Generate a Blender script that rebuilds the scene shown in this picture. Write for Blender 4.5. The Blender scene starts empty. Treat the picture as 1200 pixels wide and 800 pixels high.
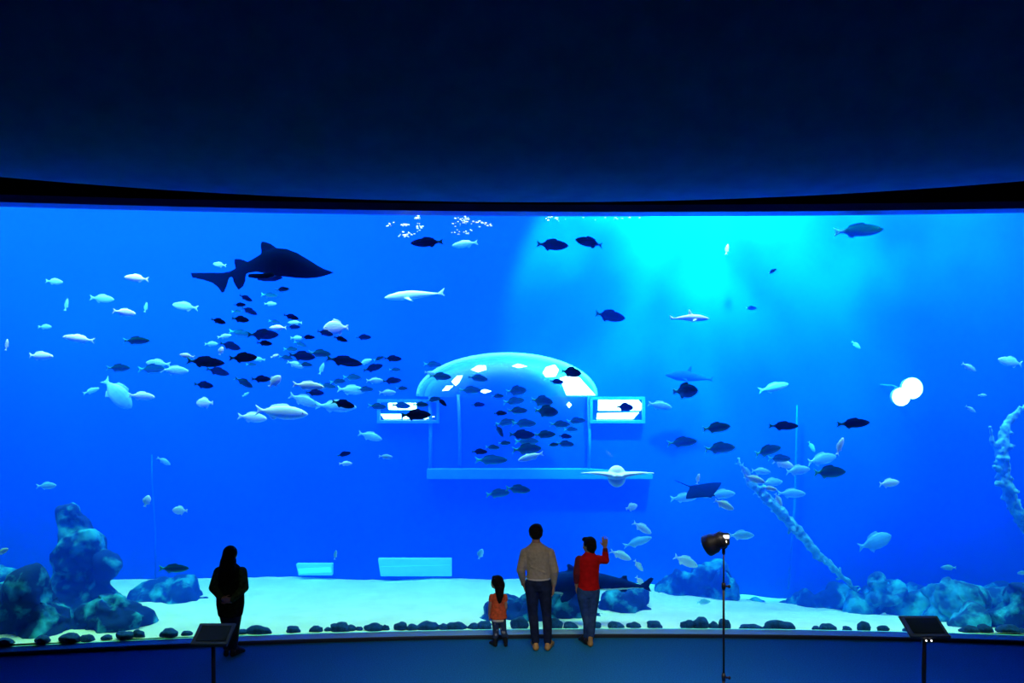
import bpy, bmesh, math, random
from mathutils import Vector, Matrix, noise
R = math.radians
PI = math.pi
C = bpy.context.scene.collection
SC = bpy.context.scene

# ------------------------------------------------------------------ camera, world, light, exposure
F = 933.0                     # focal length in pixels of the 1200 x 800 frame
EYE = 3.9                     # eye height above the hall floor
cam = bpy.data.cameras.new('camera')
cam.sensor_width = 36.0
cam.lens = F / 1200 * 36.0
cam.shift_y = 20 / 1200
cam.clip_end = 200
co = bpy.data.objects.new('camera', cam)
C.objects.link(co)
co.location = (0, 0, EYE)
co.rotation_euler = (PI / 2, 0, 0)
SC.camera = co

SC.view_settings.view_transform = 'Standard'
SC.view_settings.look = 'None'
SC.view_settings.gamma = 1
SC.view_settings.use_curve_mapping = False
SC.view_settings.exposure = 0.0
SC.cycles.max_bounces = 8
SC.cycles.diffuse_bounces = 3
SC.cycles.volume_bounces = 2
SC.cycles.transparent_max_bounces = 24
SC.cycles.caustics_reflective = False
SC.cycles.caustics_refractive = False
SC.cycles.use_denoising = True

w = bpy.data.worlds.new('world')
SC.world = w
w.use_nodes = True
w.node_tree.nodes['Background'].inputs[0].default_value = (0.0003, 0.001, 0.003, 1)
w.node_tree.nodes['Background'].inputs[1].default_value = 0.3


def area(name, loc, rot, sx, sy, power, color, spread=180):
    d = bpy.data.lights.new(name, 'AREA')
    d.shape = 'RECTANGLE'
    d.size, d.size_y = sx, sy
    d.energy = power
    d.color = color
    d.spread = R(spread)
    o = bpy.data.objects.new(name, d)
    o.location = loc
    o.rotation_euler = rot
    C.objects.link(o)
    return o


def spot(name, loc, target, power, color, angle, blend=0.5, radius=0.1):
    d = bpy.data.lights.new(name, 'SPOT')
    d.energy = power
    d.color = color
    d.spot_size = R(angle)
    d.spot_blend = blend
    d.shadow_soft_size = radius
    o = bpy.data.objects.new(name, d)
    o.location = loc
    o.rotation_euler = (Vector(target) - Vector(loc)).to_track_quat('-Z', 'Y').to_euler()
    C.objects.link(o)
    return o


TOPZ = 7.4                    # lamps hang above the open top of the tank
area('front_lamps', (0, 11.35, 6.6), (R(22), 0, 0), 21, 0.2, 620, (0.85, 0.95, 0.7), 110)
area('tank_lamps', (0, 12.9, TOPZ), (0, 0, 0), 21, 2.8, 1750, (1.0, 0.95, 1.0), 100)
area('wall_fill', (0, 12.5, 7.1), (R(22), 0, 0), 21, 0.3, 950, (0.05, 0.16, 1.0), 60)  # unseen blue fill added to brighten the back wall evenly
# daylight falling through the surface on the right
def ripple(o, scale, lo, hi):
    # the water surface breaks the daylight into patches
    d = o.data
    d.use_nodes = True
    t = d.node_tree
    e = t.nodes['Emission']
    tc = t.nodes.new('ShaderNodeTexCoord')
    nz = t.nodes.new('ShaderNodeTexNoise')
    nz.inputs['Scale'].default_value = scale
    nz.inputs['Detail'].default_value = 3
    mr = t.nodes.new('ShaderNodeMapRange')
    mr.inputs[1].default_value = 0.38
    mr.inputs[2].default_value = 0.62
    mr.inputs[3].default_value = lo
    mr.inputs[4].default_value = hi
    t.links.new(tc.outputs['Normal'], nz.inputs['Vector'])
    t.links.new(nz.outputs['Fac'], mr.inputs[0])
    t.links.new(mr.outputs[0], e.inputs['Strength'])
ripple(spot('surface_daylight', (3.3, 12.3, 7.3), (3.4, 14.7, 6.2), 11000, (0.2, 1.0, 0.5), 104, 0.12, 0.12), 2.2, 0.5, 1.5)
ripple(spot('surface_daylight', (6.6, 12.6, 7.3), (7.1, 14.7, 6.6), 2600, (0.1, 0.9, 0.8), 95, 0.6, 0.12), 2.5, 0.4, 1.5)
# hall: dim white downlights behind the viewers
area('hall_downlights', (0.8, 4.6, 5.9), (R(38), 0, 0), 5.0, 0.3, 30, (1.0, 0.86, 0.7), 50)

# ------------------------------------------------------------------ helpers
def glass_y(x):
    return 11.09 + 0.0349 * x - 0.00972 * x * x


def P(px, py, d):
    """world point at depth d seen at pixel (px, py) of the photograph"""
    return Vector(((px - 600) * d / F, d, EYE + (420 - py) * d / F))


def nd(m, t, **kw):
    n = m.node_tree.nodes.new(t)
    for k, v in kw.items():
        setattr(n, k, v)
    return n


def mat(name, col, rough=0.6, metal=0.0, noise_amt=0.0, scale=8.0, bump=0.0, spec=0.5, emit=None, estr=1.0):
    m = bpy.data.materials.new(name)
    m.use_nodes = True
    b = m.node_tree.nodes['Principled BSDF']
    L = m.node_tree.links
    b.inputs['Base Color'].default_value = (*col, 1)
    b.inputs['Roughness'].default_value = rough
    b.inputs['Metallic'].default_value = metal
    b.inputs['Specular IOR Level'].default_value = spec
    if emit:
        b.inputs['Emission Color'].default_value = (*emit, 1)
        b.inputs['Emission Strength'].default_value = estr
    if noise_amt or bump:
        tc = nd(m, 'ShaderNodeTexCoord')
        nz = nd(m, 'ShaderNodeTexNoise')
        nz.inputs['Scale'].default_value = scale
        nz.inputs['Detail'].default_value = 6
        L.new(tc.outputs['Object'], nz.inputs['Vector'])
        if noise_amt:
            cr = nd(m, 'ShaderNodeValToRGB')
            lo = [max(0, c * (1 - noise_amt)) for c in col]
            hi = [min(1, c * (1 + noise_amt)) for c in col]
            cr.color_ramp.elements[0].position = 0.3
            cr.color_ramp.elements[1].position = 0.7
            cr.color_ramp.elements[0].color = (*lo, 1)
            cr.color_ramp.elements[1].color = (*hi, 1)
            L.new(nz.outputs['Fac'], cr.inputs['Fac'])
            L.new(cr.outputs['Color'], b.inputs['Base Color'])
        if bump:
            bp = nd(m, 'ShaderNodeBump')
            bp.inputs['Strength'].default_value = bump
            bp.inputs['Distance'].default_value = 0.05
            L.new(nz.outputs['Fac'], bp.inputs['Height'])
            L.new(bp.outputs['Normal'], b.inputs['Normal'])
    return m


def obj(name, bm, m, parent=None, smooth=True, loc=None, rot=None, mods=()):
    me = bpy.data.meshes.new(name)
    if isinstance(bm, bmesh.types.BMesh):
        bmesh.ops.recalc_face_normals(bm, faces=bm.faces)
        bm.to_mesh(me)
        bm.free()
    else:
        me = bm
    for p in me.polygons:
        p.use_smooth = smooth
    for mm in (m if isinstance(m, (list, tuple)) else [m]):
        me.materials.append(mm)
    o = bpy.data.objects.new(name, me)
    C.objects.link(o)
    if parent:
        o.parent = parent
    if loc is not None:
        o.location = loc
    if rot is not None:
        o.rotation_euler = rot
    return o


def tag(o, label, cat, group=None, kind=None):
    o['label'] = label
    o['category'] = cat
    if group:
        o['group'] = group
    if kind:
        o['kind'] = kind
    return o


def thing(name, label, cat, loc=(0, 0, 0), rot=(0, 0, 0), group=None):
    o = bpy.data.objects.new(name, None)
    C.objects.link(o)
    o.empty_display_size = 0.1
    o.location = loc
    o.rotation_euler = rot
    return tag(o, label, cat, group)


def struct(o):
    o['kind'] = 'structure'
    return o


def box(bm, x0, x1, y0, y1, z0, z1, bevel=0.0):
    g = bmesh.ops.create_cube(bm, size=1)
    for v in g['verts']:
        v.co = Vector((x0 + (v.co.x + .5) * (x1 - x0), y0 + (v.co.y + .5) * (y1 - y0), z0 + (v.co.z + .5) * (z1 - z0)))
    if bevel:
        es = list({e for v in g['verts'] for e in v.link_edges})
        bmesh.ops.bevel(bm, geom=es, offset=bevel, segments=2, affect='EDGES')
    return bm


def lathe(bm, prof, seg=24, mtx=None):
    """prof: list of (r, z); surface of revolution about z, then transformed"""
    rings = []
    for r, z in prof:
        ring = []
        for i in range(seg):
            a = 2 * PI * i / seg
            v = Vector((r * math.cos(a), r * math.sin(a), z))
            ring.append(bm.verts.new(mtx @ v if mtx else v))
        rings.append(ring)
    for a, b in zip(rings, rings[1:]):
        for i in range(seg):
            bm.faces.new((a[i], a[(i + 1) % seg], b[(i + 1) % seg], b[i]))
    bm.faces.new(rings[0][::-1])
    bm.faces.new(rings[-1])
    return bm


def tube(bm, pts, rad, seg=12):
    """tube along points with radius number or list"""
    n = len(pts)
    pts = [Vector(p) for p in pts]
    rad = rad if isinstance(rad, (list, tuple)) else [rad] * n
    rings = []
    up = Vector((0, 0, 1))
    for i in range(n):
        t = (pts[min(i + 1, n - 1)] - pts[max(i - 1, 0)]).normalized()
        a = t.cross(up)
        if a.length < 0.05:
            a = t.cross(Vector((0, 1, 0)))
        a.normalize()
        b = t.cross(a)
        rings.append([bm.verts.new(pts[i] + (a * math.cos(2 * PI * k / seg) + b * math.sin(2 * PI * k / seg)) * rad[i]) for k in range(seg)])
    for a, b in zip(rings, rings[1:]):
        for i in range(seg):
            bm.faces.new((a[i], a[(i + 1) % seg], b[(i + 1) % seg], b[i]))
    bm.faces.new(rings[0][::-1])
    bm.faces.new(rings[-1])
    return bm


def strip(xs, path):
    """path: list of functions x -> (y, z), a closed section swept along x"""
    bm = bmesh.new()
    rows = [[bm.verts.new((x, *f(x))) for f in path] for x in xs]
    n = len(path)
    for a, b in zip(rows, rows[1:]):
        for i in range(n):
            bm.faces.new((a[i], b[i], b[(i + 1) % n], a[(i + 1) % n]))
    bm.faces.new(rows[0])
    bm.faces.new(rows[-1][::-1])
    return bm


def lin(a, b, n):
    return [a + (b - a) * i / (n - 1) for i in range(n)]

# ------------------------------------------------------------------ the setting
XS = lin(-11, 11, 89)
GB = 0.17                                       # glass stands this far behind the kerb's front edge
def gy(x, o=0.0):
    return glass_y(x) + o

m_floor = mat('hall_carpet', (0.012, 0.21, 0.40), 0.9, noise_amt=0.25, scale=60, bump=0.3, spec=0.2)
m_kerb = mat('kerb_paint', (0.35, 0.9, 0.9), 0.5)
m_kerb_face = mat('kerb_face', (0.015, 0.03, 0.05), 0.6)
m_dark = mat('dark_wall', (0.004, 0.004, 0.006), 0.9, spec=0.1)
m_head = mat('head_frame', (0.03, 0.05, 0.12), 0.5)
m_ceil = mat('ceiling_navy', (0.04, 0.30, 0.36), 0.95, noise_amt=0.12, scale=3, spec=0.1)

bm = bmesh.new(); box(bm, -11, 11, -3, 11.14, -0.2, 0.0)
struct(obj('floor', bm, m_floor, smooth=False))
# kerb below the glass
struct(obj('trim_1', strip(XS, [lambda x: (gy(x), -0.1), lambda x: (gy(x), 0.035), lambda x: (gy(x, .012), 0.045), lambda x: (gy(x, .03), 0.045), lambda x: (gy(x, .03), -0.1)]), m_kerb_face, smooth=False))
struct(obj('trim_2', strip(XS, [lambda x: (gy(x, .03), -0.1), lambda x: (gy(x, .03), 0.05), lambda x: (gy(x, .25), 0.05), lambda x: (gy(x, .25), -0.1)]), m_kerb, smooth=False))
WT = 5.955                                      # window top
struct(obj('trim_3', strip(XS, [lambda x: (gy(x, .04), WT), lambda x: (gy(x, .04), WT + .10), lambda x: (gy(x, .4), WT + .10), lambda x: (gy(x, .4), WT)]), m_head, smooth=False))
struct(obj('wall_front', strip(XS, [lambda x: (gy(x, .06), WT + .1), lambda x: (gy(x, .06), 8.4), lambda x: (gy(x, .4), 8.4), lambda x: (gy(x, .4), WT + .1)]), m_dark, smooth=False))

# acrylic pane of the tank: thin, clear, faintly reflecting
m_glass = bpy.data.materials.new('acrylic')
m_glass.use_nodes = True
nt = m_glass.node_tree
nt.nodes.clear()
out = nt.nodes.new('ShaderNodeOutputMaterial')
mix = nt.nodes.new('ShaderNodeMixShader')
tr = nt.nodes.new('ShaderNodeBsdfTransparent')
gl = nt.nodes.new('ShaderNodeBsdfGlossy')
fr = nt.nodes.new('ShaderNodeFresnel')
fr.inputs[0].default_value = 1.2
gl.inputs['Roughness'].default_value = 0.02
tr.inputs[0].default_value = (0.97, 0.99, 1, 1)
nt.links.new(fr.outputs[0], mix.inputs[0])
nt.links.new(tr.outputs[0], mix.inputs[1])
nt.links.new(gl.outputs[0], mix.inputs[2])
nt.links.new(mix.outputs[0], out.inputs[0])
struct(obj('window_1', strip(XS, [lambda x: (gy(x, GB), 0.04), lambda x: (gy(x, GB), WT + .05), lambda x: (gy(x, GB + .06), WT + .05), lambda x: (gy(x, GB + .06), 0.04)]), m_glass, smooth=False))

# ceiling of the hall: its far edge is a deeper curve than the glass and stops short of it
EDGE = 6.03
def ceil_y(x):
    return 10.85 - 0.0335 * (x - 0.35) ** 2 - 0.00012 * abs(x) ** 4
bm = bmesh.new()
xs = lin(-11, 11, 60)
rows = []
for j, t in enumerate([q * q for q in lin(0, .75, 24)]):
    rows.append([bm.verts.new((x, ceil_y(x) + t * (-3.0 - ceil_y(x)), EDGE + 0.12 * (t * (ceil_y(x) + 3)) ** 2 + 0.06 * (t * (ceil_y(x) + 3)) ** 3)) for x in xs])
top = [bm.verts.new((x, ceil_y(x), EDGE + .5)) for x in xs]
low = [bm.verts.new((x, ceil_y(x), EDGE)) for x in xs]
for a, b in zip(rows, rows[1:]):
    for i in range(len(xs) - 1):
        bm.faces.new((a[i], a[i + 1], b[i + 1], b[i]))
for i in range(len(xs) - 1):
    bm.faces.new((top[i], top[i + 1], low[i + 1], low[i]))
struct(obj('ceiling', bm, m_ceil))
bm = bmesh.new(); box(bm, -11, 11, -3.2, 11.4, 14, 14.2); struct(obj('ceiling', bm, m_dark, smooth=False))
# dark hall walls behind and beside the camera
bm = bmesh.new(); box(bm, -11.2, -11, -3, 15, -.2, 14); struct(obj('wall_left', bm, m_dark, smooth=False))
bm = bmesh.new(); box(bm, 11, 11.2, -3, 15, -.2, 14); struct(obj('wall_right', bm, m_dark, smooth=False))
bm = bmesh.new(); box(bm, -11, 11, -3.2, -3, -.2, 14); struct(obj('wall_rear', bm, m_dark, smooth=False))

# ------------------------------------------------------------------ the tank
BACK = 14.7
m_back = mat('tank_wall_blue', (0.0, 0.055, 0.85), 0.95, noise_amt=0.10, scale=0.7, spec=0.0)
bm = bmesh.new(); box(bm, -11, 11, BACK, BACK + .2, -1.0, 7.3)
struct(obj('wall_back', bm, m_back, smooth=False))

def fbm(x, y, z=0.0, o=4):
    return noise.fractal(Vector((x, y, z)), 1.0, 2.0, o)

def sand_z(x, y):
    t = (y - 11.2) / 3.4
    z = 0.048 - 0.20 * t - 0.10 * max(0, x - 1.5) * t
    z += 0.05 * fbm(x * 0.6, y * 1.2, 3) * min(1, t * 3) + 0.012 * fbm(x * 3, y * 4, 9)
    return z
m_sand = mat('white_sand', (0.82, 0.80, 0.66), 0.95, noise_amt=0.08, scale=2.5, bump=0.3, spec=0.1)
bm = bmesh.new()
rows = [[bm.verts.new((x, gy(x, .25) + t * (BACK - .01 - gy(x, .25)), sand_z(x, gy(x, .25) + t * (BACK - .01 - gy(x, .25))))) for x in lin(-10.98, 10.98, 160)] for t in lin(0, 1, 40)]
for a, b in zip(rows, rows[1:]):
    for i in range(len(a) - 1):
        bm.faces.new((a[i], a[i + 1], b[i + 1], b[i]))
tag(obj('tank_sand', bm, m_sand), 'pale sand covering the bottom of the aquarium tank', 'sand', kind='stuff')

# water: one clear body with blue scattering
m_water = bpy.data.materials.new('sea_water')
m_water.use_nodes = True
nt = m_water.node_tree
nt.nodes.clear()
out = nt.nodes.new('ShaderNodeOutputMaterial')
vs = nt.nodes.new('ShaderNodeVolumeScatter')
va = nt.nodes.new('ShaderNodeVolumeAbsorption')
ad = nt.nodes.new('ShaderNodeAddShader')
vs.inputs['Color'].default_value = (0.002, 0.085, 1.0, 1)
vs.inputs['Density'].default_value = 0.27
va.inputs['Color'].default_value = (0.0, 0.65, 1.0, 1)
va.inputs['Density'].default_value = 0.30
nt.links.new(vs.outputs[0], ad.inputs[0])
nt.links.new(va.outputs[0], ad.inputs[1])
nt.links.new(ad.outputs[0], out.inputs['Volume'])
struct(obj('water', strip(lin(-10.9, 10.9, 60), [lambda x: (gy(x, GB + .075), -0.9), lambda x: (gy(x, GB + .075), 7.0), lambda x: (BACK - .01, 7.0), lambda x: (BACK - .01, -0.9)]), m_water, smooth=False))

# ------------------------------------------------------------------ builders for grown shapes
def bake(name, bm, voxel, smooth_it=6, fac=0.5):
    """union of overlapping closed pieces into one continuous surface"""
    me = bpy.data.meshes.new(name)
    bmesh.ops.recalc_face_normals(bm, faces=bm.faces)
    bm.to_mesh(me)
    bm.free()
    o = bpy.data.objects.new('bake', me)
    C.objects.link(o)
    r = o.modifiers.new('r', 'REMESH')
    r.mode = 'VOXEL'
    r.voxel_size = voxel
    if smooth_it:
        s = o.modifiers.new('s', 'SMOOTH')
        s.factor = fac
        s.iterations = smooth_it
    bpy.context.view_layer.update()
    out = bpy.data.meshes.new_from_object(o.evaluated_get(bpy.context.evaluated_depsgraph_get()))
    bpy.data.objects.remove(o)
    bpy.data.meshes.remove(me)
    out.name = name
    return out


def capsule(bm, a, ra, b, rb, seg=14):
    a, b = Vector(a), Vector(b)
    t = (b - a)
    L = t.length
    if L < 1e-5:
        return
    t.normalize()
    u = t.orthogonal().normalized()
    v = t.cross(u)
    prof = []
    for i in range(5):
        k = PI / 2 * (1 - i / 4.0) 
        prof.append((-math.sin(k) * ra, math.cos(k) * ra + 1e-4))
    for i in range(5):
        k = PI / 2 * i / 4.0
        prof.append((L + math.sin(k) * rb, math.cos(k) * rb + 1e-4))
    rings = []
    for s, r in prof:
        rings.append([bm.verts.new(a + t * s + (u * math.cos(2 * PI * k / seg) + v * math.sin(2 * PI * k / seg)) * r) for k in range(seg)])
    for p, q in zip(rings, rings[1:]):
        for i in range(seg):
            bm.faces.new((p[i], p[(i + 1) % seg], q[(i + 1) % seg], q[i]))
    bm.faces.new(rings[0][::-1])
    bm.faces.new(rings[-1])


def chain(bm, pts):
    """pts: list of (x, y, z, r)"""
    for p, q in zip(pts, pts[1:]):
        capsule(bm, p[:3], p[3], q[:3], q[3])


def ell(bm, c, r, rot=(0, 0, 0), sub=3):
    g = bmesh.ops.create_icosphere(bm, subdivisions=sub, radius=1)
    M = Matrix.Translation(Vector(c)) @ Matrix.Rotation(rot[2], 4, 'Z') @ Matrix.Rotation(rot[1], 4, 'Y') @ Matrix.Rotation(rot[0], 4, 'X') @ Matrix.Diagonal((*r, 1))
    for v in g['verts']:
        v.co = M @ v.co


def oval_loft(bm, secs, seg=20):
    """secs: (cx, cy, z, rx, ry) stacked ovals, closed"""
    rings = [[bm.verts.new((cx + rx * math.cos(2 * PI * k / seg), cy + ry * math.sin(2 * PI * k / seg), z)) for k in range(seg)] for cx, cy, z, rx, ry in secs]
    for a, b in zip(rings, rings[1:]):
        for i in range(seg):
            bm.faces.new((a[i], a[(i + 1) % seg], b[(i + 1) % seg], b[i]))
    bm.faces.new(rings[0][::-1])
    bm.faces.new(rings[-1])


def side_loft(bm, secs, wr=0.45, seg=16):
    """swimmer's body in the x-z plane; secs: (x, ztop, zbottom[, halfwidth])"""
    rings = []
    for s in secs:
        x, zt, zb = s[:3]
        h = abs(zt - zb) / 2
        wd = s[3] if len(s) > 3 else h * wr
        rings.append([bm.verts.new((x, wd * math.sin(2 * PI * k / seg), (zt + zb) / 2 + h * math.cos(2 * PI * k / seg))) for k in range(seg)])
    for a, b in zip(rings, rings[1:]):
        for i in range(seg):
            bm.faces.new((a[i], a[(i + 1) % seg], b[(i + 1) % seg], b[i]))
    bm.faces.new(rings[0][::-1])
    bm.faces.new(rings[-1])


def fin(bm, pts, t, mtx=None, edge=0.25):
    """blade with a thick middle; pts: outline in x-z"""
    n = len(pts)
    cx = sum(p[0] for p in pts) / n
    cz = sum(p[1] for p in pts) / n
    tr_ = (lambda v: mtx @ v) if mtx else (lambda v: v)
    L = {}
    for sgn in (-1, 1):
        L[sgn, 0] = [bm.verts.new(tr_(Vector((x, sgn * t * edge, z)))) for x, z in pts]
        L[sgn, 1] = [bm.verts.new(tr_(Vector((cx + (x - cx) * .55, sgn * t, cz + (z - cz) * .55)))) for x, z in pts]
    for sgn in (-1, 1):
        for i in range(n):
            j = (i + 1) % n
            bm.faces.new((L[sgn, 0][i], L[sgn, 0][j], L[sgn, 1][j], L[sgn, 1][i]))
        bm.faces.new(L[sgn, 1])
    for i in range(n):
        j = (i + 1) % n
        bm.faces.new((L[-1, 0][i], L[1, 0][i], L[1, 0][j], L[-1, 0][j]))

# ------------------------------------------------------------------ far wall of the tank: lit windows
m_pane_lit = mat('lit_pane', (0.8, 0.9, 0.9), 0.4, emit=(0.85, 1.0, 0.85), estr=7.0)
m_rim = mat('pale_rim', (0.35, 0.85, 0.95), 0.35, emit=(0.0, 0.5, 1.0), estr=0.15)  # weak emission added so the rim and housings look lit
m_frost = mat('frosted_lit', (0.4, 0.8, 0.9), 0.5, emit=(0.0, 0.75, 1.0), estr=0.9)
m_frost2 = mat('frosted_lit_dim', (0.3, 0.7, 0.9), 0.5, emit=(0.0, 0.45, 1.0), estr=0.6)
m_blueframe = mat('window_frame_blue', (0.02, 0.25, 0.9), 0.5)
m_blueglass = mat('deep_blue_pane', (0.0, 0.05, 0.8), 0.3)

WY = 14.64
def slab(name, poly, d, th, m, parent=None, base=None):
    """solid plate whose outline is given by photo pixels at depth d"""
    bm = bmesh.new()
    fr_ = []
    for o_ in (0, th):
        fr_.append([bm.verts.new(P(x, y, d) + Vector((0, o_, 0)) - (base or Vector())) for x, y in poly])
    bm.faces.new(fr_[0])
    bm.faces.new(fr_[1][::-1])
    n = len(poly)
    for i in range(n):
        j = (i + 1) % n
        bm.faces.new((fr_[0][i], fr_[0][j], fr_[1][j], fr_[1][i]))
    return obj(name, bm, m, parent, smooth=False)

base = P(597, 555, WY)
vw = thing('viewing_window', 'arched viewing window with glowing half dome on the far wall of the tank', 'window', base)
# recessed deep-blue pane, jambs and ledge
slab('pane', [(505, 464), (688, 464), (688, 552), (505, 552)], 14.67, 0.02, m_blueglass, vw, base)
bm = bmesh.new()
for a, b, r_ in [((504, 464), (504, 555), .035), ((537, 462), (539, 545), .03), ((690, 464), (690, 555), .03)]:
    A, B = P(*a, 14.62) - base, P(*b, 14.62) - base
    tube(bm, [A, (A + B) / 2 + Vector((0.01, 0, 0)), B], r_)
obj('jamb', bm, m_blueframe, vw)
slab('ledge', [(500, 550), (690, 550), (765, 556), (765, 561), (500, 561)], 14.45, 0.2, mat('ledge_blue', (0.02, 0.25, 0.9), 0.5), vw, base)
# dome: quarter ellipsoid canopy
bm = bmesh.new()
cx_, cz_ = P(594, 464, WY).x, P(594, 464, WY).z
rx_, rz_, ry_ = 104 * WY / F, 47 * WY / F, 0.5
rows = []
for sh in (1.0, 0.93):
    for j in range(9):
        th_ = PI / 2 * j / 8
        rows.append([bm.verts.new(Vector((cx_ + sh * rx_ * math.cos(a) * math.cos(th_ * .98), WY + .03 - sh * ry_ * math.sin(th_), cz_ + sh * rz_ * math.sin(a) * math.cos(th_ * .98))) - base) for a in lin(0, PI, 33)])
for k in (0, 9):
    for j in range(8):
        for i in range(32):
            bm.faces.new((rows[k + j][i], rows[k + j][i + 1], rows[k + j + 1][i + 1], rows[k + j + 1][i]))
m_dome = bpy.data.materials.new('dome_acrylic')
m_dome.use_nodes = True
nt = m_dome.node_tree
b_ = nt.nodes['Principled BSDF']
b_.inputs['Base Color'].default_value = (0.1, 0.55, 1.0, 1)
b_.inputs['Roughness'].default_value = 0.3
lw = nt.nodes.new('ShaderNodeLayerWeight')
lw.inputs[0].default_value = 0.6
nt.links.new(lw.outputs['Facing'], b_.inputs['Alpha'])
obj('dome', bm, m_dome, vw)
bm = bmesh.new()
pts = [Vector((cx_ + rx_ * math.cos(a), WY - .02, cz_ + rz_ * math.sin(a))) - base for a in lin(PI, 0, 40)]
tube(bm, pts, [0.035 + 0.035 * math.sin(PI * i / 39) for i in range(40)], 10)
obj('dome_rim', bm, m_rim, vw)
lits = [
 [(636, 437), (640, 430), (650, 427), (655, 433), (651, 441), (640, 442)],
 [(656, 443), (668, 439), (679, 442), (698, 463), (664, 463)],
 [(552, 433), (560, 428), (569, 428), (570, 433), (560, 436)],
 [(600, 429), (607, 426), (618, 429), (608, 431)],
 [(529, 447), (536, 440), (542, 440), (538, 448), (534, 452)],
 [(518, 458), (523, 452), (531, 452), (526, 457)],
 [(561, 458), (568, 456), (576, 458), (568, 461)],
 [(664, 474), (667, 471), (670, 474), (667, 478)],
]
for q in lits:
    slab('lit_pane', q, 14.05, 0.03, m_pane_lit, vw, base)

def lamp_box(px0, py0, px1, py1, label, panes):
    bb = P((px0 + px1) / 2, py1, WY)
    t = thing('lit_window', label, 'window', bb)
    bm = bmesh.new()
    x0, x1 = P(px0, 0, WY).x - bb.x, P(px1, 0, WY).x - bb.x
    z0, z1 = 0, P(0, py0, WY).z - bb.z
    e = .05
    for q in ((x0 - e, x1 + e, -.10, .03, z1, z1 + e), (x0 - e, x1 + e, -.10, .03, z0 - e, z0), (x0 - e, x0, -.10, .03, z0, z1), (x1, x1 + e, -.10, .03, z0, z1)):
        box(bm, *q)
    obj('frame', bm, m_blueframe, t, smooth=False)
    for pl in panes:
        slab('pane', pl, WY, 0.02, m_pane_lit, t, bb)
    return t
lamp_box(446, 471, 512, 492, 'long brightly lit window beside the dome, on the side of the fish school',
         [[(455, 472), (488, 472), (488, 480), (455, 480)], [(446, 485), (470, 485), (470, 491), (450, 491)], [(472, 486), (510, 488), (500, 491), (472, 491)]])
lamp_box(694, 468, 752, 492, 'short bright white window with a dark fish crossing it, beside the dome',
         [[(701, 468), (748, 468), (752, 473), (751, 481), (701, 481)], [(700, 484), (749, 483), (742, 491), (699, 491)]])

def niche(px0, py0, px1, py1, label, m1, m2):
    bb = P((px0 + px1) / 2, py1, 14.5)
    t = thing('light_box', label, 'light box', bb)
    hm = (py0 + py1) / 2
    slab('case', [(px0, py0), (px1, py0), (px1, py1), (px0 + 3, py1)], 14.52, 0.12, m2, t, bb)
    slab('pane', [(px0 + 2, hm - 1), (px1 - 2, hm - 3), (px1 - 1, hm + 3), (px0 + 4, py1 - 2)], 14.50, 0.02, m1, t, bb)
niche(347, 661, 389, 674, 'small glowing pale light box standing at the back of the sand', m_frost, m_frost2)
niche(443, 655, 529, 675, 'wide dim pale light box standing at the back of the sand', m_frost2, m_frost2)

# floodlight: two overlapping round lenses
lb = P(1063, 472, 13.6)
fl = thing('underwater_floodlight', 'bright double round floodlight shining in open water over the rocks', 'light', lb)
for i, (x, y, rr) in enumerate(((1056, 465, 11), (1069, 455, 13))):
    M = Matrix.Translation(P(x, y, 13.45 + .06 * i) - lb) @ Matrix.Rotation(PI / 2, 4, 'X')
    rr *= 13.6 / F
    bm = bmesh.new(); lathe(bm, [(rr * .4, -.16), (rr * .9, -.10), (rr, -.02), (rr, .0)], 28, M)
    h_ = obj('lamp_housing', bm, m_rim, fl)
    bm = bmesh.new(); lathe(bm, [(rr * .93, .0), (rr * .9, .015), (rr * .5, .035)], 28, M)
    obj('lens', bm, m_pane_lit, h_)
bm = bmesh.new(); A = P(1063, 460, 13.7) - lb
tube(bm, [A, A + Vector((0, .5, .1)), A + Vector((0, .98, .1))], .02)
obj('bracket', bm, m_blueframe, fl)

# ------------------------------------------------------------------ rocks
m_rock = mat('reef_rock', (0.01, 0.09, 0.40), 0.95, noise_amt=0.6, scale=3.2, bump=0.7, spec=0.1)  # blue of the water haze put into the rocks' base colour
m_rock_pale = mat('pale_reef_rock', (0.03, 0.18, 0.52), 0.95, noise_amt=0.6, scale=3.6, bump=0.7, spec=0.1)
for m_, e0, e1 in ((m_rock, .50, .66), (m_rock_pale, .42, .60)):       # blotchy highlights painted into the rock colour as pale patches
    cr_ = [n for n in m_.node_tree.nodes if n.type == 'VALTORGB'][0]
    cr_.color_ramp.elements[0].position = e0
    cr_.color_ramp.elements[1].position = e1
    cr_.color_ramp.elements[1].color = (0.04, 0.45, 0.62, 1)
m_rock_dark = mat('dark_stone', (0.005, 0.05, 0.20), 0.9, noise_amt=0.4, scale=14.0, bump=0.4, spec=0.2)

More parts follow.
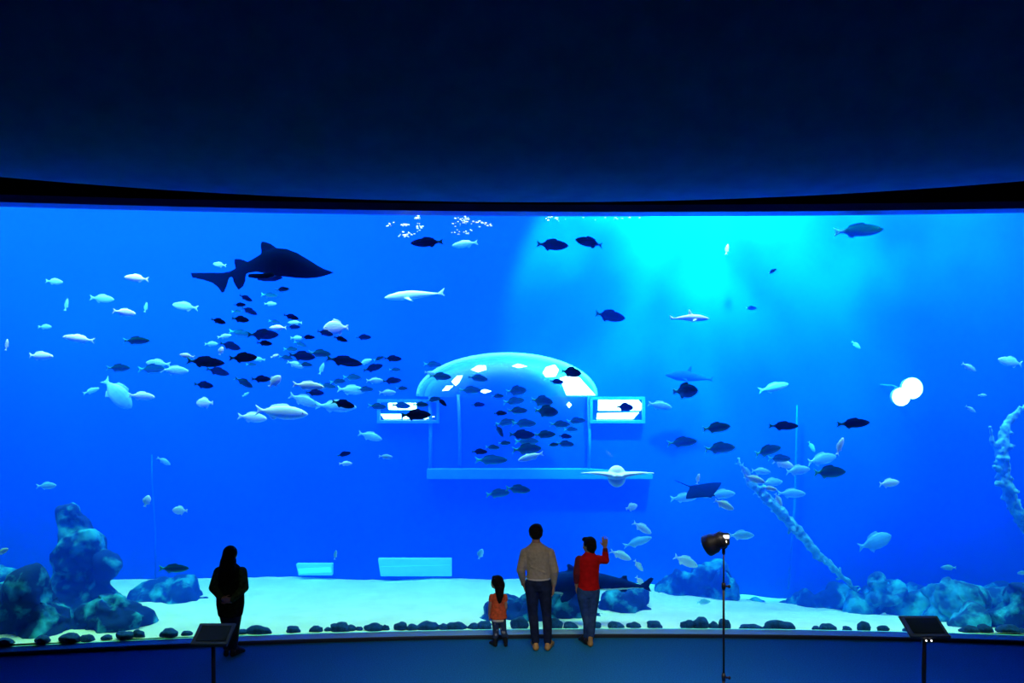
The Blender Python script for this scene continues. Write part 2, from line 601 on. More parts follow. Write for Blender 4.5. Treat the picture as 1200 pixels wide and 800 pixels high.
def rock(name, label, blobs, d, m, seed, voxel=0.035, amp=0.20, freq=1.9, group=None, deep=0.7):
    """blobs: (px, py, half width px, half height px[, depth offset]) at depth d; rests on the sand"""
    rnd = random.Random(seed)
    k = d / F
    ctr = P(sum(b[0] for b in blobs) / len(blobs), max(b[1] + b[3] for b in blobs), d)
    bm = bmesh.new()
    for b in blobs:
        dy = b[4] if len(b) > 4 else rnd.uniform(-.08, .08)
        kk = (d + dy) / F
        c = P(b[0], b[1], d + dy) - ctr
        ell(bm, c, (b[2] * kk, max(.12, b[2] * kk * deep), b[3] * kk), (rnd.uniform(-.2, .2), rnd.uniform(-.15, .15), rnd.uniform(-.4, .4)), 3)
    me = bake(name, bm, voxel, 2)
    for v, nrm in [(v, v.normal.copy()) for v in me.vertices]:
        q = v.co + ctr
        f1 = noise.fractal(q * freq, 1.0, 2.1, 5)
        f2 = noise.voronoi(q * freq * 1.3)[0][0]
        f3 = noise.voronoi(q * freq * 3.1)[0][0]
        v.co += nrm * amp * (1.0 * f1 + 1.3 * (f2 - .35) + .55 * (f3 - .35))
    for v in me.vertices:
        v.co.z = max(v.co.z, sand_z(v.co.x + ctr.x, v.co.y + ctr.y) - ctr.z - .01)
    o = obj(name, me, m, loc=ctr)
    tag(o, label, 'rock', group)
    return o

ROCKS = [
 ('rock_pinnacle', 'tall dark rock pinnacle with pale painted highlights, rising above the other rocks', [(84, 606, 17, 15), (85, 622, 19, 22), (88, 648, 23, 28), (90, 685, 27, 36), (90, 720, 34, 34), (124, 668, 9, 18), (118, 695, 14, 26), (72, 700, 20, 28)], 12.5, m_rock, 1),
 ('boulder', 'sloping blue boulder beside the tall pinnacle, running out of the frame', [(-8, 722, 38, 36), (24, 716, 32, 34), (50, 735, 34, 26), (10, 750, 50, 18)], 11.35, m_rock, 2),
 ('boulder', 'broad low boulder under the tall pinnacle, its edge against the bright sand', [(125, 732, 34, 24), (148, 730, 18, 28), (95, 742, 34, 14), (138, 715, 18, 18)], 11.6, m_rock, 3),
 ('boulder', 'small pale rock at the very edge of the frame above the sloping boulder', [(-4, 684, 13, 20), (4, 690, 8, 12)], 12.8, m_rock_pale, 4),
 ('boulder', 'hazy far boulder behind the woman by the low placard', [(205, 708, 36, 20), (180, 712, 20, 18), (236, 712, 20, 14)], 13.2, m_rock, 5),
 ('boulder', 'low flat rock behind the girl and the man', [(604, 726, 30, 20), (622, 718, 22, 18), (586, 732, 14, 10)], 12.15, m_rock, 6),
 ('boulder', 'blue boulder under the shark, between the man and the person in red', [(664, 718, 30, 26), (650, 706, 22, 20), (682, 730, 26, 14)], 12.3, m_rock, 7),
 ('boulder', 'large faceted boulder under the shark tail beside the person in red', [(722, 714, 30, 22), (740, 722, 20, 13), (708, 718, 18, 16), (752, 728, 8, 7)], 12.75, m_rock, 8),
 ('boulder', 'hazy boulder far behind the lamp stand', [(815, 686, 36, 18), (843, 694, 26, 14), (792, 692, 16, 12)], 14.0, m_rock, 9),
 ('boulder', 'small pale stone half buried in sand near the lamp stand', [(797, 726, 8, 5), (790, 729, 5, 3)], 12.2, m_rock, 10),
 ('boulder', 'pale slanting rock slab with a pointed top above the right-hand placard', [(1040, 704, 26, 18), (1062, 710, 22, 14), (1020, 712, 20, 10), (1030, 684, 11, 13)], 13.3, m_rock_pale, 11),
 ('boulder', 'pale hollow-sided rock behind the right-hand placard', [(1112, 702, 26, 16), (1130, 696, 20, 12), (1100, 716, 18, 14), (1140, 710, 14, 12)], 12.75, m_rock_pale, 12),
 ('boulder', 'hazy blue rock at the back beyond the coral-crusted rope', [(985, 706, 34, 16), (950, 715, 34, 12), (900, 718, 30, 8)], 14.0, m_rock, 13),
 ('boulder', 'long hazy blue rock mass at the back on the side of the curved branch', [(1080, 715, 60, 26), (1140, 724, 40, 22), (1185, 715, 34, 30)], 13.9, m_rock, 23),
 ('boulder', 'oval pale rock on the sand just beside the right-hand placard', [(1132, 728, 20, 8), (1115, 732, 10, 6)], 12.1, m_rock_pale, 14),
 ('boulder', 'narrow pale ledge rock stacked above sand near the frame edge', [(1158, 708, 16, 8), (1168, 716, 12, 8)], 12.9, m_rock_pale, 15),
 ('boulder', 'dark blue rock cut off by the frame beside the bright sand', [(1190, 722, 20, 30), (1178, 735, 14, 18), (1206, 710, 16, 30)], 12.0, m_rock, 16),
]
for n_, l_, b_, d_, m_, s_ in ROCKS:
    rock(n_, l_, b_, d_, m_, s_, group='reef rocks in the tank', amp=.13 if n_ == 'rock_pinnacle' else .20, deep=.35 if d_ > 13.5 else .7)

# ------------------------------------------------------------------ coral-crusted rope, branch, ropes
m_coral = mat('crusted_rope', (0.07, 0.38, 0.52), 0.9, noise_amt=0.5, scale=9, bump=0.8)
def crusted(name, label, cat, pts, rads, seed, bits=40, bl=(2, 6), twigs=()):
    ctr = P(*pts[-1])
    rnd = random.Random(seed)
    W = [P(*p) - ctr for p in pts]
    rr = [r * p[2] / F for r, p in zip(rads, pts)]
    # resample
    Q, RR = [], []
    for i in range(len(W) - 1):
        for k in range(8):
            Q.append(W[i].lerp(W[i + 1], k / 8)); RR.append(rr[i] + (rr[i + 1] - rr[i]) * k / 8)
    Q.append(W[-1]); RR.append(rr[-1])
    bm = bmesh.new()
    chain(bm, [(*q, r) for q, r in zip(Q, RR)])
    for _ in range(bits):
        i = rnd.randrange(len(Q))
        dv = Vector((rnd.gauss(0, 1), rnd.gauss(0, 1), rnd.gauss(0, 1))).normalized()
        L = rnd.uniform(*bl) * .013
        a = Q[i]
        capsule(bm, a, RR[i] * .7, a + dv * (RR[i] + L), RR[i] * .3 + .006, 8)
    for tw in twigs:
        tp = [P(*p) - ctr for p in tw]
        chain(bm, [(*q, max(.015, .06 * (1 - i / len(tp)))) for i, q in enumerate(tp)])
    me = bake(name, bm, 0.018, 1)
    for v, nrm in [(v, v.normal.copy()) for v in me.vertices]:
        v.co += nrm * .03 * noise.fractal((v.co + ctr) * 9, 1, 2, 3)
    return tag(obj(name, me, m_coral, loc=ctr), label, cat)
crusted('crusted_rope', 'coral-crusted rope slanting down through the tank to the back rocks', 'rope',
        [(866, 542, 13.0), (880, 566, 13.0), (905, 590, 13.1), (935, 622, 13.2), (962, 652, 13.3), (1004, 692, 13.5)], [2, 4, 6, 6, 4, 2.5], 5, 46)
crusted('sunken_branch', 'pale curved branch with twigs reaching in from the frame edge', 'branch',
        [(1212, 470, 12.9), (1190, 484, 12.9), (1179, 500, 12.9), (1174, 525, 12.9), (1177, 560, 12.9), (1187, 590, 12.9), (1204, 622, 12.9)], [3, 3.5, 5, 7.5, 7, 7, 6], 6, 30, (1, 5),
        [[(1172, 530, 12.9), (1163, 518, 12.9), (1160, 500, 12.85)], [(1174, 552, 12.9), (1164, 546, 12.8)], [(1176, 566, 12.9), (1167, 566, 12.8)], [(1178, 522, 12.9), (1190, 522, 12.9)]])
m_rope = mat('pale_rope', (0.0, 0.16, 0.9), 0.9, spec=0.0)
for x0, y0, x1, y1, d_, r_, l_ in ((178, 560, 182, 690, 13.6, .012, 'thin vertical rope hanging down to the sand near the tall pinnacle'),
                                (934, 500, 924, 690, 14.5, .022, 'faint rope hanging far behind the coral-crusted rope')):
    A, B = P(x0, y0, d_), P(x1, y1, d_)
    bm = bmesh.new()
    tube(bm, [A - B + (Vector((0, 0, .4)) if r_ < .05 else Vector((.1, 0, .3))), A - B, (A - B) * .5 + Vector((.03, 0, 0)), Vector()], [r_ * .5, r_, r_ * 1.1, r_])
    tag(obj('rope', bm, m_rope, loc=B), l_, 'rope')

# ------------------------------------------------------------------ bubbles under the surface
m_bub = mat('bubble', (0.9, 1.0, 1.0), 0.15, emit=None, spec=1.0)
for nm, l_, spots, seed in (
        ('bubbles', 'bright cluster of air bubbles just under the window head above the swimming dark fish', [(489, 255, 3, 4, 14), (491, 266, 4, 4, 16), (475, 263, 6, 2, 10), (476, 275, 9, 3, 26), (457, 263, 5, 3, 6)], 3),
        ('bubbles', 'fainter sprinkling of air bubbles just under the window head', [(542, 258, 9, 5, 34), (566, 262, 8, 4, 14), (545, 272, 12, 4, 14), (648, 256, 12, 4, 16), (720, 256, 30, 3, 14)], 4)):
    rnd = random.Random(seed)
    bm = bmesh.new()
    c0 = P(500, 262, 12)
    for x, y, sx, sy, n in spots:
        for _ in range(n):
            r_ = rnd.uniform(.005, .016)
            q = P(x + rnd.gauss(0, sx * .5), max(251, y + rnd.gauss(0, sy * .5)), 12.2 + rnd.uniform(-.2, .3)) - c0
            g = bmesh.ops.create_icosphere(bm, subdivisions=2, radius=r_, matrix=Matrix.Translation(q) @ Matrix.Diagonal((1.4, 1, .7, 1)))
    tag(obj(nm, bm, m_bub, loc=c0), l_, 'bubbles', kind='stuff')

# ------------------------------------------------------------------ stones along the foot of the glass
STONES = [(6, 16, 6), (50, 14, 8), (82, 20, 9), (102, 14, 7), (125, 11, 5), (147, 17, 8), (162, 12, 8), (198, 18, 8), (219, 12, 5),
          (284, 13, 5), (302, 24, 9), (343, 14, 7), (371, 13, 6), (384, 8, 4), (399, 20, 10), (411, 10, 6), (421, 7, 4), (438, 19, 8), (452, 8, 6), (469, 12, 9),
          (483, 13, 6), (502, 22, 9), (519, 12, 6), (535, 20, 9), (555, 11, 6), (568, 16, 9), (609, 20, 13), (649, 18, 11), (668, 15, 6), (697, 13, 6),
          (722, 16, 7), (743, 14, 6), (766, 15, 8), (805, 14, 9), (821, 17, 12), (836, 11, 7), (849, 12, 11), (880, 22, 6), (912, 30, 10),
          (956, 8, 4), (970, 17, 7), (992, 9, 5), (1012, 13, 10), (1035, 12, 6), (1067, 14, 7), (1096, 20, 6), (1137, 20, 7), (1153, 15, 9), (1181, 24, 8), (1197, 9, 6)]
ORD = ['first', 'second', 'third', 'fourth', 'fifth', 'sixth', 'seventh', 'eighth', 'ninth', 'tenth', 'eleventh', 'twelfth', 'thirteenth', 'fourteenth', 'fifteenth', 'sixteenth', 'seventeenth', 'eighteenth', 'nineteenth', 'twentieth']
SEGS = [(0, 230, 'row below the tall rock pinnacle'), (230, 460, 'row between the woman and the sand middle'), (460, 590, 'row next to the girl'), (590, 700, 'row behind the family'),
        (700, 860, 'row between red jacket and lamp stand'), (860, 1060, 'row between lamp stand and right-hand placard'), (1060, 1200, 'row past the right-hand placard')]
for a, b, ph in SEGS:
    for i, (x, w_, h_) in enumerate([s for s in STONES if a <= s[0] < b]):
        rnd = random.Random(int(x * 7))
        X = (x - 600) * 11.35 / F
        d_ = gy(X, .35)
        X = (x - 600) * d_ / F
        k = d_ / F
        bm = bmesh.new()
        g = bmesh.ops.create_icosphere(bm, subdivisions=3, radius=1)
        of = Vector((rnd.uniform(0, 50), 0, 0))
        for v in g['verts']:
            n_ = v.co.normalized()
            s_ = 1 + .28 * noise.fractal(n_ * 1.1 + of, 1, 2, 4)
            v.co = Vector((n_.x * s_ * w_ * .60 * k, n_.y * s_ * min(.085, w_ * .42 * k), max(-.35, n_.z) * s_ * h_ * .78 * k))
        o = obj('stone', bm, m_rock_dark, loc=(X, d_, sand_z(X, d_) + h_ * .22 * k))
        size = 'large' if w_ >= 19 else ('small' if w_ < 12 else 'mid-sized')
        tag(o, '%s dark stone, %s from left in the %s' % (size, ORD[i], ph), 'stone', 'dark stones along the foot of the glass')

# ------------------------------------------------------------------ fish
def fish_mat(name, back, belly, tailc, mid=None, rough=0.45, spec=0.5):
    """countershaded skin: colours follow the fish's own length and height"""
    m = mat(name, back, rough, spec=spec)
    L = m.node_tree.links
    b = m.node_tree.nodes['Principled BSDF']
    tc = nd(m, 'ShaderNodeTexCoord')
    sp = nd(m, 'ShaderNodeSeparateXYZ')
    nz = nd(m, 'ShaderNodeTexNoise')
    nz.inputs['Scale'].default_value = 5
    L.new(tc.outputs['Object'], sp.inputs[0])
    L.new(tc.outputs['Object'], nz.inputs['Vector'])
    ad = nd(m, 'ShaderNodeMath', operation='MULTIPLY_ADD')
    L.new(nz.outputs['Fac'], ad.inputs[0])
    ad.inputs[1].default_value = 0.06
    L.new(sp.outputs['Z'], ad.inputs[2])
    cr = nd(m, 'ShaderNodeValToRGB')
    mr = nd(m, 'ShaderNodeMapRange')
    mr.inputs[1].default_value = -0.18
    mr.inputs[2].default_value = 0.22
    L.new(ad.outputs[0], mr.inputs[0])
    L.new(mr.outputs[0], cr.inputs[0])
    e = cr.color_ramp.elements
    e[0].position = 0.22; e[0].color = (*belly, 1)
    e[1].position = 0.5; e[1].color = (*(mid or back), 1)
    n = e.new(0.8); n.color = (*back, 1)
    mx = nd(m, 'ShaderNodeMix', data_type='RGBA')
    mt = nd(m, 'ShaderNodeMapRange')
    mt.inputs[1].default_value = -0.24
    mt.inputs[2].default_value = -0.34
    L.new(sp.outputs['X'], mt.inputs[0])
    L.new(mt.outputs[0], mx.inputs[0])
    L.new(cr.outputs[0], mx.inputs[6])
    mx.inputs[7].default_value = (*tailc, 1)
    L.new(mx.outputs[2], b.inputs['Base Color'])
    return m

FM = {
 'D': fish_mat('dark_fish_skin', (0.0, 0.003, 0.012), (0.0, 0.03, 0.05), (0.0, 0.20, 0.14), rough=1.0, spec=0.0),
 'O': fish_mat('olive_fish_skin', (0.0, 0.025, 0.03), (0.06, 0.50, 0.40), (0.04, 0.60, 0.38), (0.0, 0.14, 0.10), rough=1.0, spec=0.0),
 'S': fish_mat('silver_fish_skin', (0.45, 0.75, 0.62), (1.0, 1.0, 0.95), (0.7, 0.95, 0.95), (0.85, 1.0, 0.9), 0.3),
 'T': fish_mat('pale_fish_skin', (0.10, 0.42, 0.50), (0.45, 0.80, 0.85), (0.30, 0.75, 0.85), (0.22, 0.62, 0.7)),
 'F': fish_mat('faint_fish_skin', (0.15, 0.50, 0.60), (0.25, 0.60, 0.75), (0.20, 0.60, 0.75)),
}
m_eye = mat('fish_eye', (0.0, 0.0, 0.0), 0.1)

def fish_mesh(name, h=0.36, wr=0.42, tail=0.26, forked=True, bend=0.0, big=False):
    """unit-length swimmer, nose at +x 0.5, tail tip at -0.5"""
    bm = bmesh.new()
    prof = [(0.5, .06), (0.46, .32), (0.38, .62), (0.25, .90), (0.10, 1.0), (-0.05, .92), (-0.18, .66), (-0.28, .34), (-0.34, .22), (-0.37, .2)]
    secs = [(x, h * .5 * t * 1.02, -h * .5 * t, max(.008, h * .5 * t * wr)) for x, t in prof]
    side_loft(bm, secs, wr, 14)
    tt = tail * .5
    if forked:
        fin(bm, [(-.33, .035), (-.40, tt * .55), (-.5, tt), (-.45, tt * .35), (-.43, 0), (-.45, -tt * .35), (-.5, -tt), (-.40, -tt * .55), (-.33, -.035)], .012)
    else:
        fin(bm, [(-.33, .035), (-.42, tt * .8), (-.49, tt * .8), (-.47, 0), (-.49, -tt * .8), (-.42, -tt * .8), (-.33, -.035)], .012)
    hh = h * .5
    fin(bm, [(.18, hh * .85), (.10, hh * 1.32), (-.05, hh * 1.22), (-.18, hh * .95), (-.22, hh * .5), (0, hh * .8)], .010)
    fin(bm, [(-.05, -hh * .85), (-.12, -hh * 1.25), (-.22, -hh * .75), (-.2, -hh * .45)], .010)
    for s in (-1, 1):
        M = Matrix.Translation((.20, s * hh * wr * .9, -hh * .25)) @ Matrix.Rotation(s * .6, 4, 'Z') @ Matrix.Rotation(.3, 4, 'Y')
        fin(bm, [(0, .02), (-.13, .05), (-.16, -.02), (-.08, -.05), (0, -.02)], .008, M)
    me = bake(name, bm, 0.0125, 2)
    # slight swimming curve
    for v in me.vertices:
        t = max(0, .1 - v.co.x)
        v.co.y += bend * t * t
    # eyes
    bm = bmesh.new()
    bm.from_mesh(me)
    n0 = len(bm.faces)
    for s in (-1, 1):
        ell(bm, (.40, s * hh * .62 * wr * .8, hh * .12), (.016, .010, .016), sub=1)
    for i, f in enumerate(bm.faces):
        f.smooth = True
        if i >= n0:
            f.material_index = 1
    bm.to_mesh(me)
    bm.free()
    me.materials.append(None)
    me.materials.append(m_eye)
    return me

BASE = {
 'oval': fish_mesh('oval_fish', .44, .40, .30, True, .25),
 'school': fish_mesh('school_fish', .32, .45, .28, True, -.3),
 'slim': fish_mesh('slim_fish', .26, .55, .24, True, .2),
 'round': fish_mesh('round_fish', .56, .34, .30, False, 0.0),
}
MESHES = {}
def fmesh(shape, typ):
    k = (shape, typ)
    if k not in MESHES:
        me = BASE[shape].copy()
        me.name = shape + '_' + typ
        me.materials[0] = FM[typ]
        MESHES[k] = me
    return MESHES[k]

# x, y, apparent length, nose-up tilt, facing, look[, shape]
FISH = [
 # under the big shark
 (288,349,15,-25,'R','D'),(281,357,13,0,'R','D'),(278,365,12,0,'R','O'),(292,364,18,-25,'R','D'),(282,374,20,-8,'R','D'),(256,376,17,-15,'R','D'),
 (331,339,15,5,'R','O'),(316,346,18,-5,'R','O'),(317,356,13,0,'R','F'),(341,371,16,-15,'R','D'),(322,377,13,-10,'R','O'),(326,384,20,0,'L','S','slim'),
 (346,378,16,0,'L','T','slim'),(344,383,14,0,'R','D'),
 (263,394,14,10,'R','T'),(281,390,26,-8,'R','O','slim'),(308,392,32,0,'R','D'),(310,402,17,-5,'R','D'),(270,405,24,-15,'R','D'),(248,403,15,0,'R','F'),(259,411,9,70,'R','S','round'),
 (240,424,40,-4,'R','D','slim'),(285,419,30,2,'R','D'),(255,435,24,-15,'R','D'),(295,427,12,0,'R','O'),(239,451,22,-6,'R','D'),(286,448,22,-28,'R','O'),
 (306,444,21,0,'R','D'),(322,447,17,45,'R','S','round'),(288,462,8,30,'R','F'),(240,472,18,0,'L','S','round'),(322,417,9,20,'R','S'),(303,421,14,5,'L','F'),
 (394,384,26,-2,'L','S','round'),(361,395,14,0,'R','D'),(381,390,18,-15,'R','D'),(399,397,15,-18,'R','D'),(426,395,17,0,'R','D'),
 (354,417,29,-6,'R','D'),(341,409,16,0,'R','O'),(335,419,15,-10,'R','O'),(403,423,38,-10,'R','D','slim'),(375,414,24,-4,'R','O'),(358,427,15,-5,'R','O'),(346,427,18,-20,'R','T'),(377,432,13,70,'R','F'),(348,396,14,0,'R','F'),(352,403,15,-20,'R','O'),
 (361,452,34,-6,'R','S','slim'),(369,460,20,-3,'R','D'),(356,469,32,-22,'R','T'),(329,483,56,-5,'R','S','slim'),(296,489,31,-6,'R','S'),(384,452,18,-10,'R','O'),
 (393,476,44,-3,'R','T','slim'),(402,473,25,-14,'R','D'),(412,457,30,-5,'R','T'),(428,456,18,0,'R','O'),(413,442,20,0,'R','O'),(396,447,17,5,'R','O'),
 (437,431,22,15,'R','D'),(428,424,15,20,'R','T'),(444,420,12,20,'R','O'),(439,446,18,0,'R','T'),
 (460,420,19,-3,'R','D'),(463,433,13,0,'R','O'),(459,446,20,3,'R','D'),(471,455,13,0,'R','O'),(454,460,18,0,'R','T'),(507,427,20,-3,'R','O'),(516,441,24,-4,'R','O'),(504,437,12,-10,'R','T'),
 (442,476,20,-5,'R','O'),(470,475,20,-6,'R','O'),(493,474,17,0,'R','O'),(487,486,32,0,'R','D'),(508,468,16,10,'R','O'),(518,471,13,-40,'R','D'),
 (434,511,26,-15,'R','T'),(452,535,15,-5,'R','T'),(403,532,15,12,'R','D'),(405,543,14,0,'R','S'),
 # before the arched window
 (560,443,22,-8,'R','O'),(551,457,24,0,'R','T'),(583,464,14,0,'R','O'),(605,458,22,5,'R','O','oval'),(602,470,24,5,'R','O'),(560,474,15,0,'R','D'),(586,484,15,0,'R','D'),(606,481,22,0,'R','T'),
 (592,495,22,10,'R','O'),(614,496,26,0,'R','O'),(611,509,28,-2,'R','D'),(638,509,24,0,'R','O'),(617,517,26,0,'R','T'),(591,519,14,0,'R','O'),(617,526,32,3,'R','O'),(562,529,17,0,'R','D'),
 (575,539,36,2,'R','O','slim'),(622,535,28,-15,'L','S','slim'),(577,524,16,-5,'R','T'),(585,504,16,-60,'R','T'),(675,493,21,3,'R','O'),(656,497,22,0,'R','O'),(669,503,15,0,'R','O'),(662,511,15,-5,'R','D'),(662,520,20,-5,'R','T'),(648,521,12,0,'R','T'),
 (635,470,24,-8,'R','T','oval'),(640,482,26,-5,'R','T','oval'),(583,578,26,3,'R','O'),(607,573,26,-4,'R','O'),
 (652,447,16,-5,'R','D'),(669,436,22,-8,'R','D','oval'),(732,477,18,-3,'R','D','oval'),
 # right-hand group
 (803,458,26,3,'R','O','round'),(773,475,26,-10,'R','T'),(799,518,31,6,'R','O'),(839,501,31,6,'R','O'),(843,525,34,4,'R','O'),(918,499,32,0,'R','D','slim'),(1000,496,36,3,'R','D','slim'),
 (899,528,32,12,'R','O'),(913,537,24,0,'R','O'),(917,543,26,-15,'R','S'),(934,551,30,3,'R','T'),(962,538,36,8,'R','T'),(971,553,38,0,'R','O'),(984,523,20,65,'R','S'),(951,523,13,-60,'R','F'),
 (927,578,28,0,'R','T'),(1041,566,26,2,'R','S'),(874,553,22,-60,'R','T'),(891,552,22,-6,'R','T'),(884,561,22,-18,'R','S'),(904,565,26,0,'R','T'),(902,572,15,-10,'R','S'),(893,579,22,-15,'R','T'),(912,585,16,-60,'R','S'),
 (818,561,11,80,'R','S'),(801,583,28,5,'R','T'),(846,579,28,4,'R','T'),(848,591,24,-26,'R','S'),
 (740,594,13,15,'R','S','round'),(752,618,24,-32,'R','S'),(747,635,32,18,'R','T','slim'),(727,650,24,-22,'R','S'),(748,662,16,-52,'R','S'),(750,681,16,-50,'R','S'),(803,657,30,-25,'R','S'),(824,705,16,0,'R','T'),
 (868,627,28,0,'R','T'),(832,634,22,0,'R','T'),
 # left side, loose
 (160,326,23,4,'L','S'),(146,366,23,-8,'R','S'),(171,360,11,80,'R','F'),(217,359,26,8,'L','T'),(257,310,15,8,'L','T'),(53,383,15,0,'R','F'),(78,357,13,80,'R','F'),(64,330,19,-5,'R','F'),(120,350,25,-5,'R','F'),
 (93,397,30,8,'L','S','slim'),(47,417,32,-2,'R','S','slim'),(8,404,12,85,'R','S'),(159,399,30,0,'R','O','slim'),(139,431,24,0,'R','O'),(178,432,28,3,'R','O'),(185,426,26,5,'L','T'),(205,434,28,-4,'R','T'),(219,417,16,10,'L','S'),
 (137,461,42,-48,'R','F','oval'),(166,464,26,-5,'R','S'),(107,458,16,20,'R','F'),(192,540,16,-30,'R','T'),(55,569,22,3,'R','T'),(172,587,13,70,'R','S','round'),(211,598,15,5,'L','S','round'),(203,666,32,0,'R','O','slim'),(3,646,16,25,'R','S'),
 # upper water
 (501,284,36,-2,'L','D','slim'),(647,287,34,-4,'R','D'),(691,284,31,10,'L','D'),(714,370,35,-8,'R','D'),(852,292,11,80,'R','F'),(880,361,13,0,'R','O'),(905,318,11,30,'R','O'),
 (545,286,28,-8,'L','F','slim'),(1006,270,50,2,'R','O','slim'),
 (907,454,34,12,'R','T','slim'),(846,447,0,0,'R','F'),
 # right edge
 (1135,430,17,-30,'R','T'),(1151,463,9,0,'R','T'),(1137,479,12,-35,'R','T'),(1185,424,30,10,'L','T'),(1112,665,16,0,'L','T'),(1198,671,12,0,'L','T'),
 (1026,635,38,18,'R','F','oval'),(1003,404,12,-40,'R','F'),
 (393,650,10,80,'R','T'),(563,649,11,70,'R','T','round'),
]
FISH = [f for f in FISH if f[2] > 0]
FISH = [(*f[:5], 'O', *f[6:]) if f[5] == 'T' and 540 < f[0] < 700 and 455 < f[1] < 526 else f for f in FISH]

REG = [  # x0, y0, x1, y1, phrase
 (0, 300, 272, 371, 'above and behind the big shark tail'),
 (272, 300, 330, 385, 'just under the big shark'),
 (330, 300, 372, 385, 'under the big shark head'),
 (240, 371, 300, 413, 'under the big shark tail'),
 (300, 371, 345, 413, 'in the upper school'),
 (345, 371, 440, 405, 'along the upper school edge'),
 (225, 413, 275, 480, 'at the trailing school edge'),
 (275, 413, 331, 470, 'in the mid school'),
 (331, 405, 382, 435, 'at the school centre'),
 (382, 405, 450, 435, 'ahead of the school centre'),
 (275, 470, 345, 500, 'under the school'),
 (345, 435, 382, 500, 'in the lower school'),
 (382, 435, 448, 500, 'in the lower school front'),
 (382, 500, 460, 560, 'below the school'),
 (448, 405, 525, 463, 'just outside the arched dome'),
 (425, 463, 525, 500, 'across the long lit window'),
 (525, 405, 630, 466, 'under the arched dome'),
 (630, 420, 700, 466, 'over the bright dome panels'),
 (525, 466, 600, 512, 'before upper pane of the arched window'),
 (600, 466, 645, 512, 'before upper middle of the arched window'),
 (525, 512, 600, 560, 'before lower pane of the arched window'),
 (600, 512, 645, 560, 'before lower middle of the arched window'),
 (645, 466, 700, 560, 'at the pane edge of the arched window'),
 (560, 560, 630, 600, 'below the arched window ledge'),
 (700, 440, 760, 500, 'crossing the short lit window'),
 (760, 430, 870, 545, 'between the short lit window and the crusted rope'),
 (870, 480, 945, 546, 'above the crusted rope'),
 (945, 480, 1060, 600, 'between crusted rope and curved branch'),
 (865, 546, 945, 600, 'around the crusted rope top'),
 (780, 546, 865, 600, 'around the dark ray'),
 (700, 580, 780, 690, 'beside the raised hand'),
 (780, 600, 880, 720, 'around the lamp stand head'),
 (0, 371, 120, 425, 'in open water toward the frame edge'),
 (0, 300, 130, 371, 'high in open water toward the frame edge'),
 (120, 371, 225, 445, 'trailing behind the school'),
 (90, 445, 225, 480, 'below the trailing fish'),
 (0, 480, 240, 700, 'around the tall rock pinnacle'),
 (440, 250, 600, 300, 'just below the bubbles'),
 (600, 250, 760, 300, 'near the surface before the cyan glow'),
 (660, 300, 760, 400, 'at the lower edge of the cyan glow'),
 (760, 250, 1100, 400, 'in the cyan glow'),
 (860, 400, 1040, 480, 'between dome window and floodlight'),
 (1100, 400, 1200, 500, 'above the curved branch'),
 (980, 600, 1200, 700, 'over the pale back rocks'),
 (340, 600, 620, 700, 'low over the open sand'),
]
ADJ = {'D': 'dark', 'O': 'dusky green', 'S': 'bright silver', 'T': 'pale blue', 'F': 'faint hazy'}
def region(x, y):
    for a, b, c, d, ph in REG:
        if a <= x < c and b <= y < d:
            return ph
    return 'in open water'
groups = {}
for i, f in enumerate(FISH):
    groups.setdefault((region(f[0], f[1]), f[5]), []).append(i)
FLAB = {}
for (ph, ty), ids in groups.items():
    ids.sort(key=lambda i: FISH[i][0])
    n = len(ids)
    for k, i in enumerate(ids):
        f = FISH[i]
        face = 'facing left' if f[4] == 'L' else ('nose down' if f[3] <= -20 else ('nose up' if f[3] >= 40 else ''))
        pos = '' if n == 1 else ('leftmost ' if k == 0 else ('rightmost ' if k == n - 1 else ORD[k] + ' from left, '))
        FLAB[i] = (pos + ADJ[ty] + ' fish ' + (face + ' ' if face else '') + ph).strip()
placed = []
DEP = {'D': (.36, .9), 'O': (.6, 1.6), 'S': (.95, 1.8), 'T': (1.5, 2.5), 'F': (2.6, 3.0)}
rnd = random.Random(11)
for i, f in enumerate(FISH):
    x, y, ln, tilt, face, ty = f[:6]
    shape = f[6] if len(f) > 6 else 'school'
    lo, hi = DEP[ty]
    best = None
    for t in range(40):
        d_ = gy((x - 600) / 83.0) + rnd.uniform(lo, hi)
        p_ = P(x, y, d_)
        m_ = min([abs(p_.y - q.y) - max(0, 0) if (p_ - q).length < .5 * (l1 + ln * d_ / F) else 9 for q, l1 in placed] or [9])
        if best is None or m_ > best[0]:
            best = (m_, d_, p_)
        if m_ > .16:
            break
    d_, p_ = best[1:]
    placed.append((p_, ln * d_ / F))
    L_ = ln * d_ / F * 1.13
    yaw = rnd.uniform(-.28, .28)
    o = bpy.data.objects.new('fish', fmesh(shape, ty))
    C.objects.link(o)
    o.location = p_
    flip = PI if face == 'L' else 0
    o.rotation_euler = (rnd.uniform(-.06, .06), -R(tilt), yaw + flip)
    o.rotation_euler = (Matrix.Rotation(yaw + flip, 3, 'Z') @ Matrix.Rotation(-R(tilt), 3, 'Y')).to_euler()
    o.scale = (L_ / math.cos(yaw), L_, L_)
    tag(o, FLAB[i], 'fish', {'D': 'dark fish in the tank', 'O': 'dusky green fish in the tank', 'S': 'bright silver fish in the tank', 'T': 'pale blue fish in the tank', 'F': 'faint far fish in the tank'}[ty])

# ------------------------------------------------------------------ sharks, rays
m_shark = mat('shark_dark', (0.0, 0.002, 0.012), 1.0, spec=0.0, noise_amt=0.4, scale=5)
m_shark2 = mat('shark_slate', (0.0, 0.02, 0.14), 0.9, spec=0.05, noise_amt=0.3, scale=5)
m_sharkw = mat('shark_pale', (0.5, 0.75, 0.75), 0.5)

def belly_paint(me, m2, frac=-0.55):
    me.materials.append(m2)
    for p in me.polygons:
        if p.normal.z < frac:
            p.material_index = 1

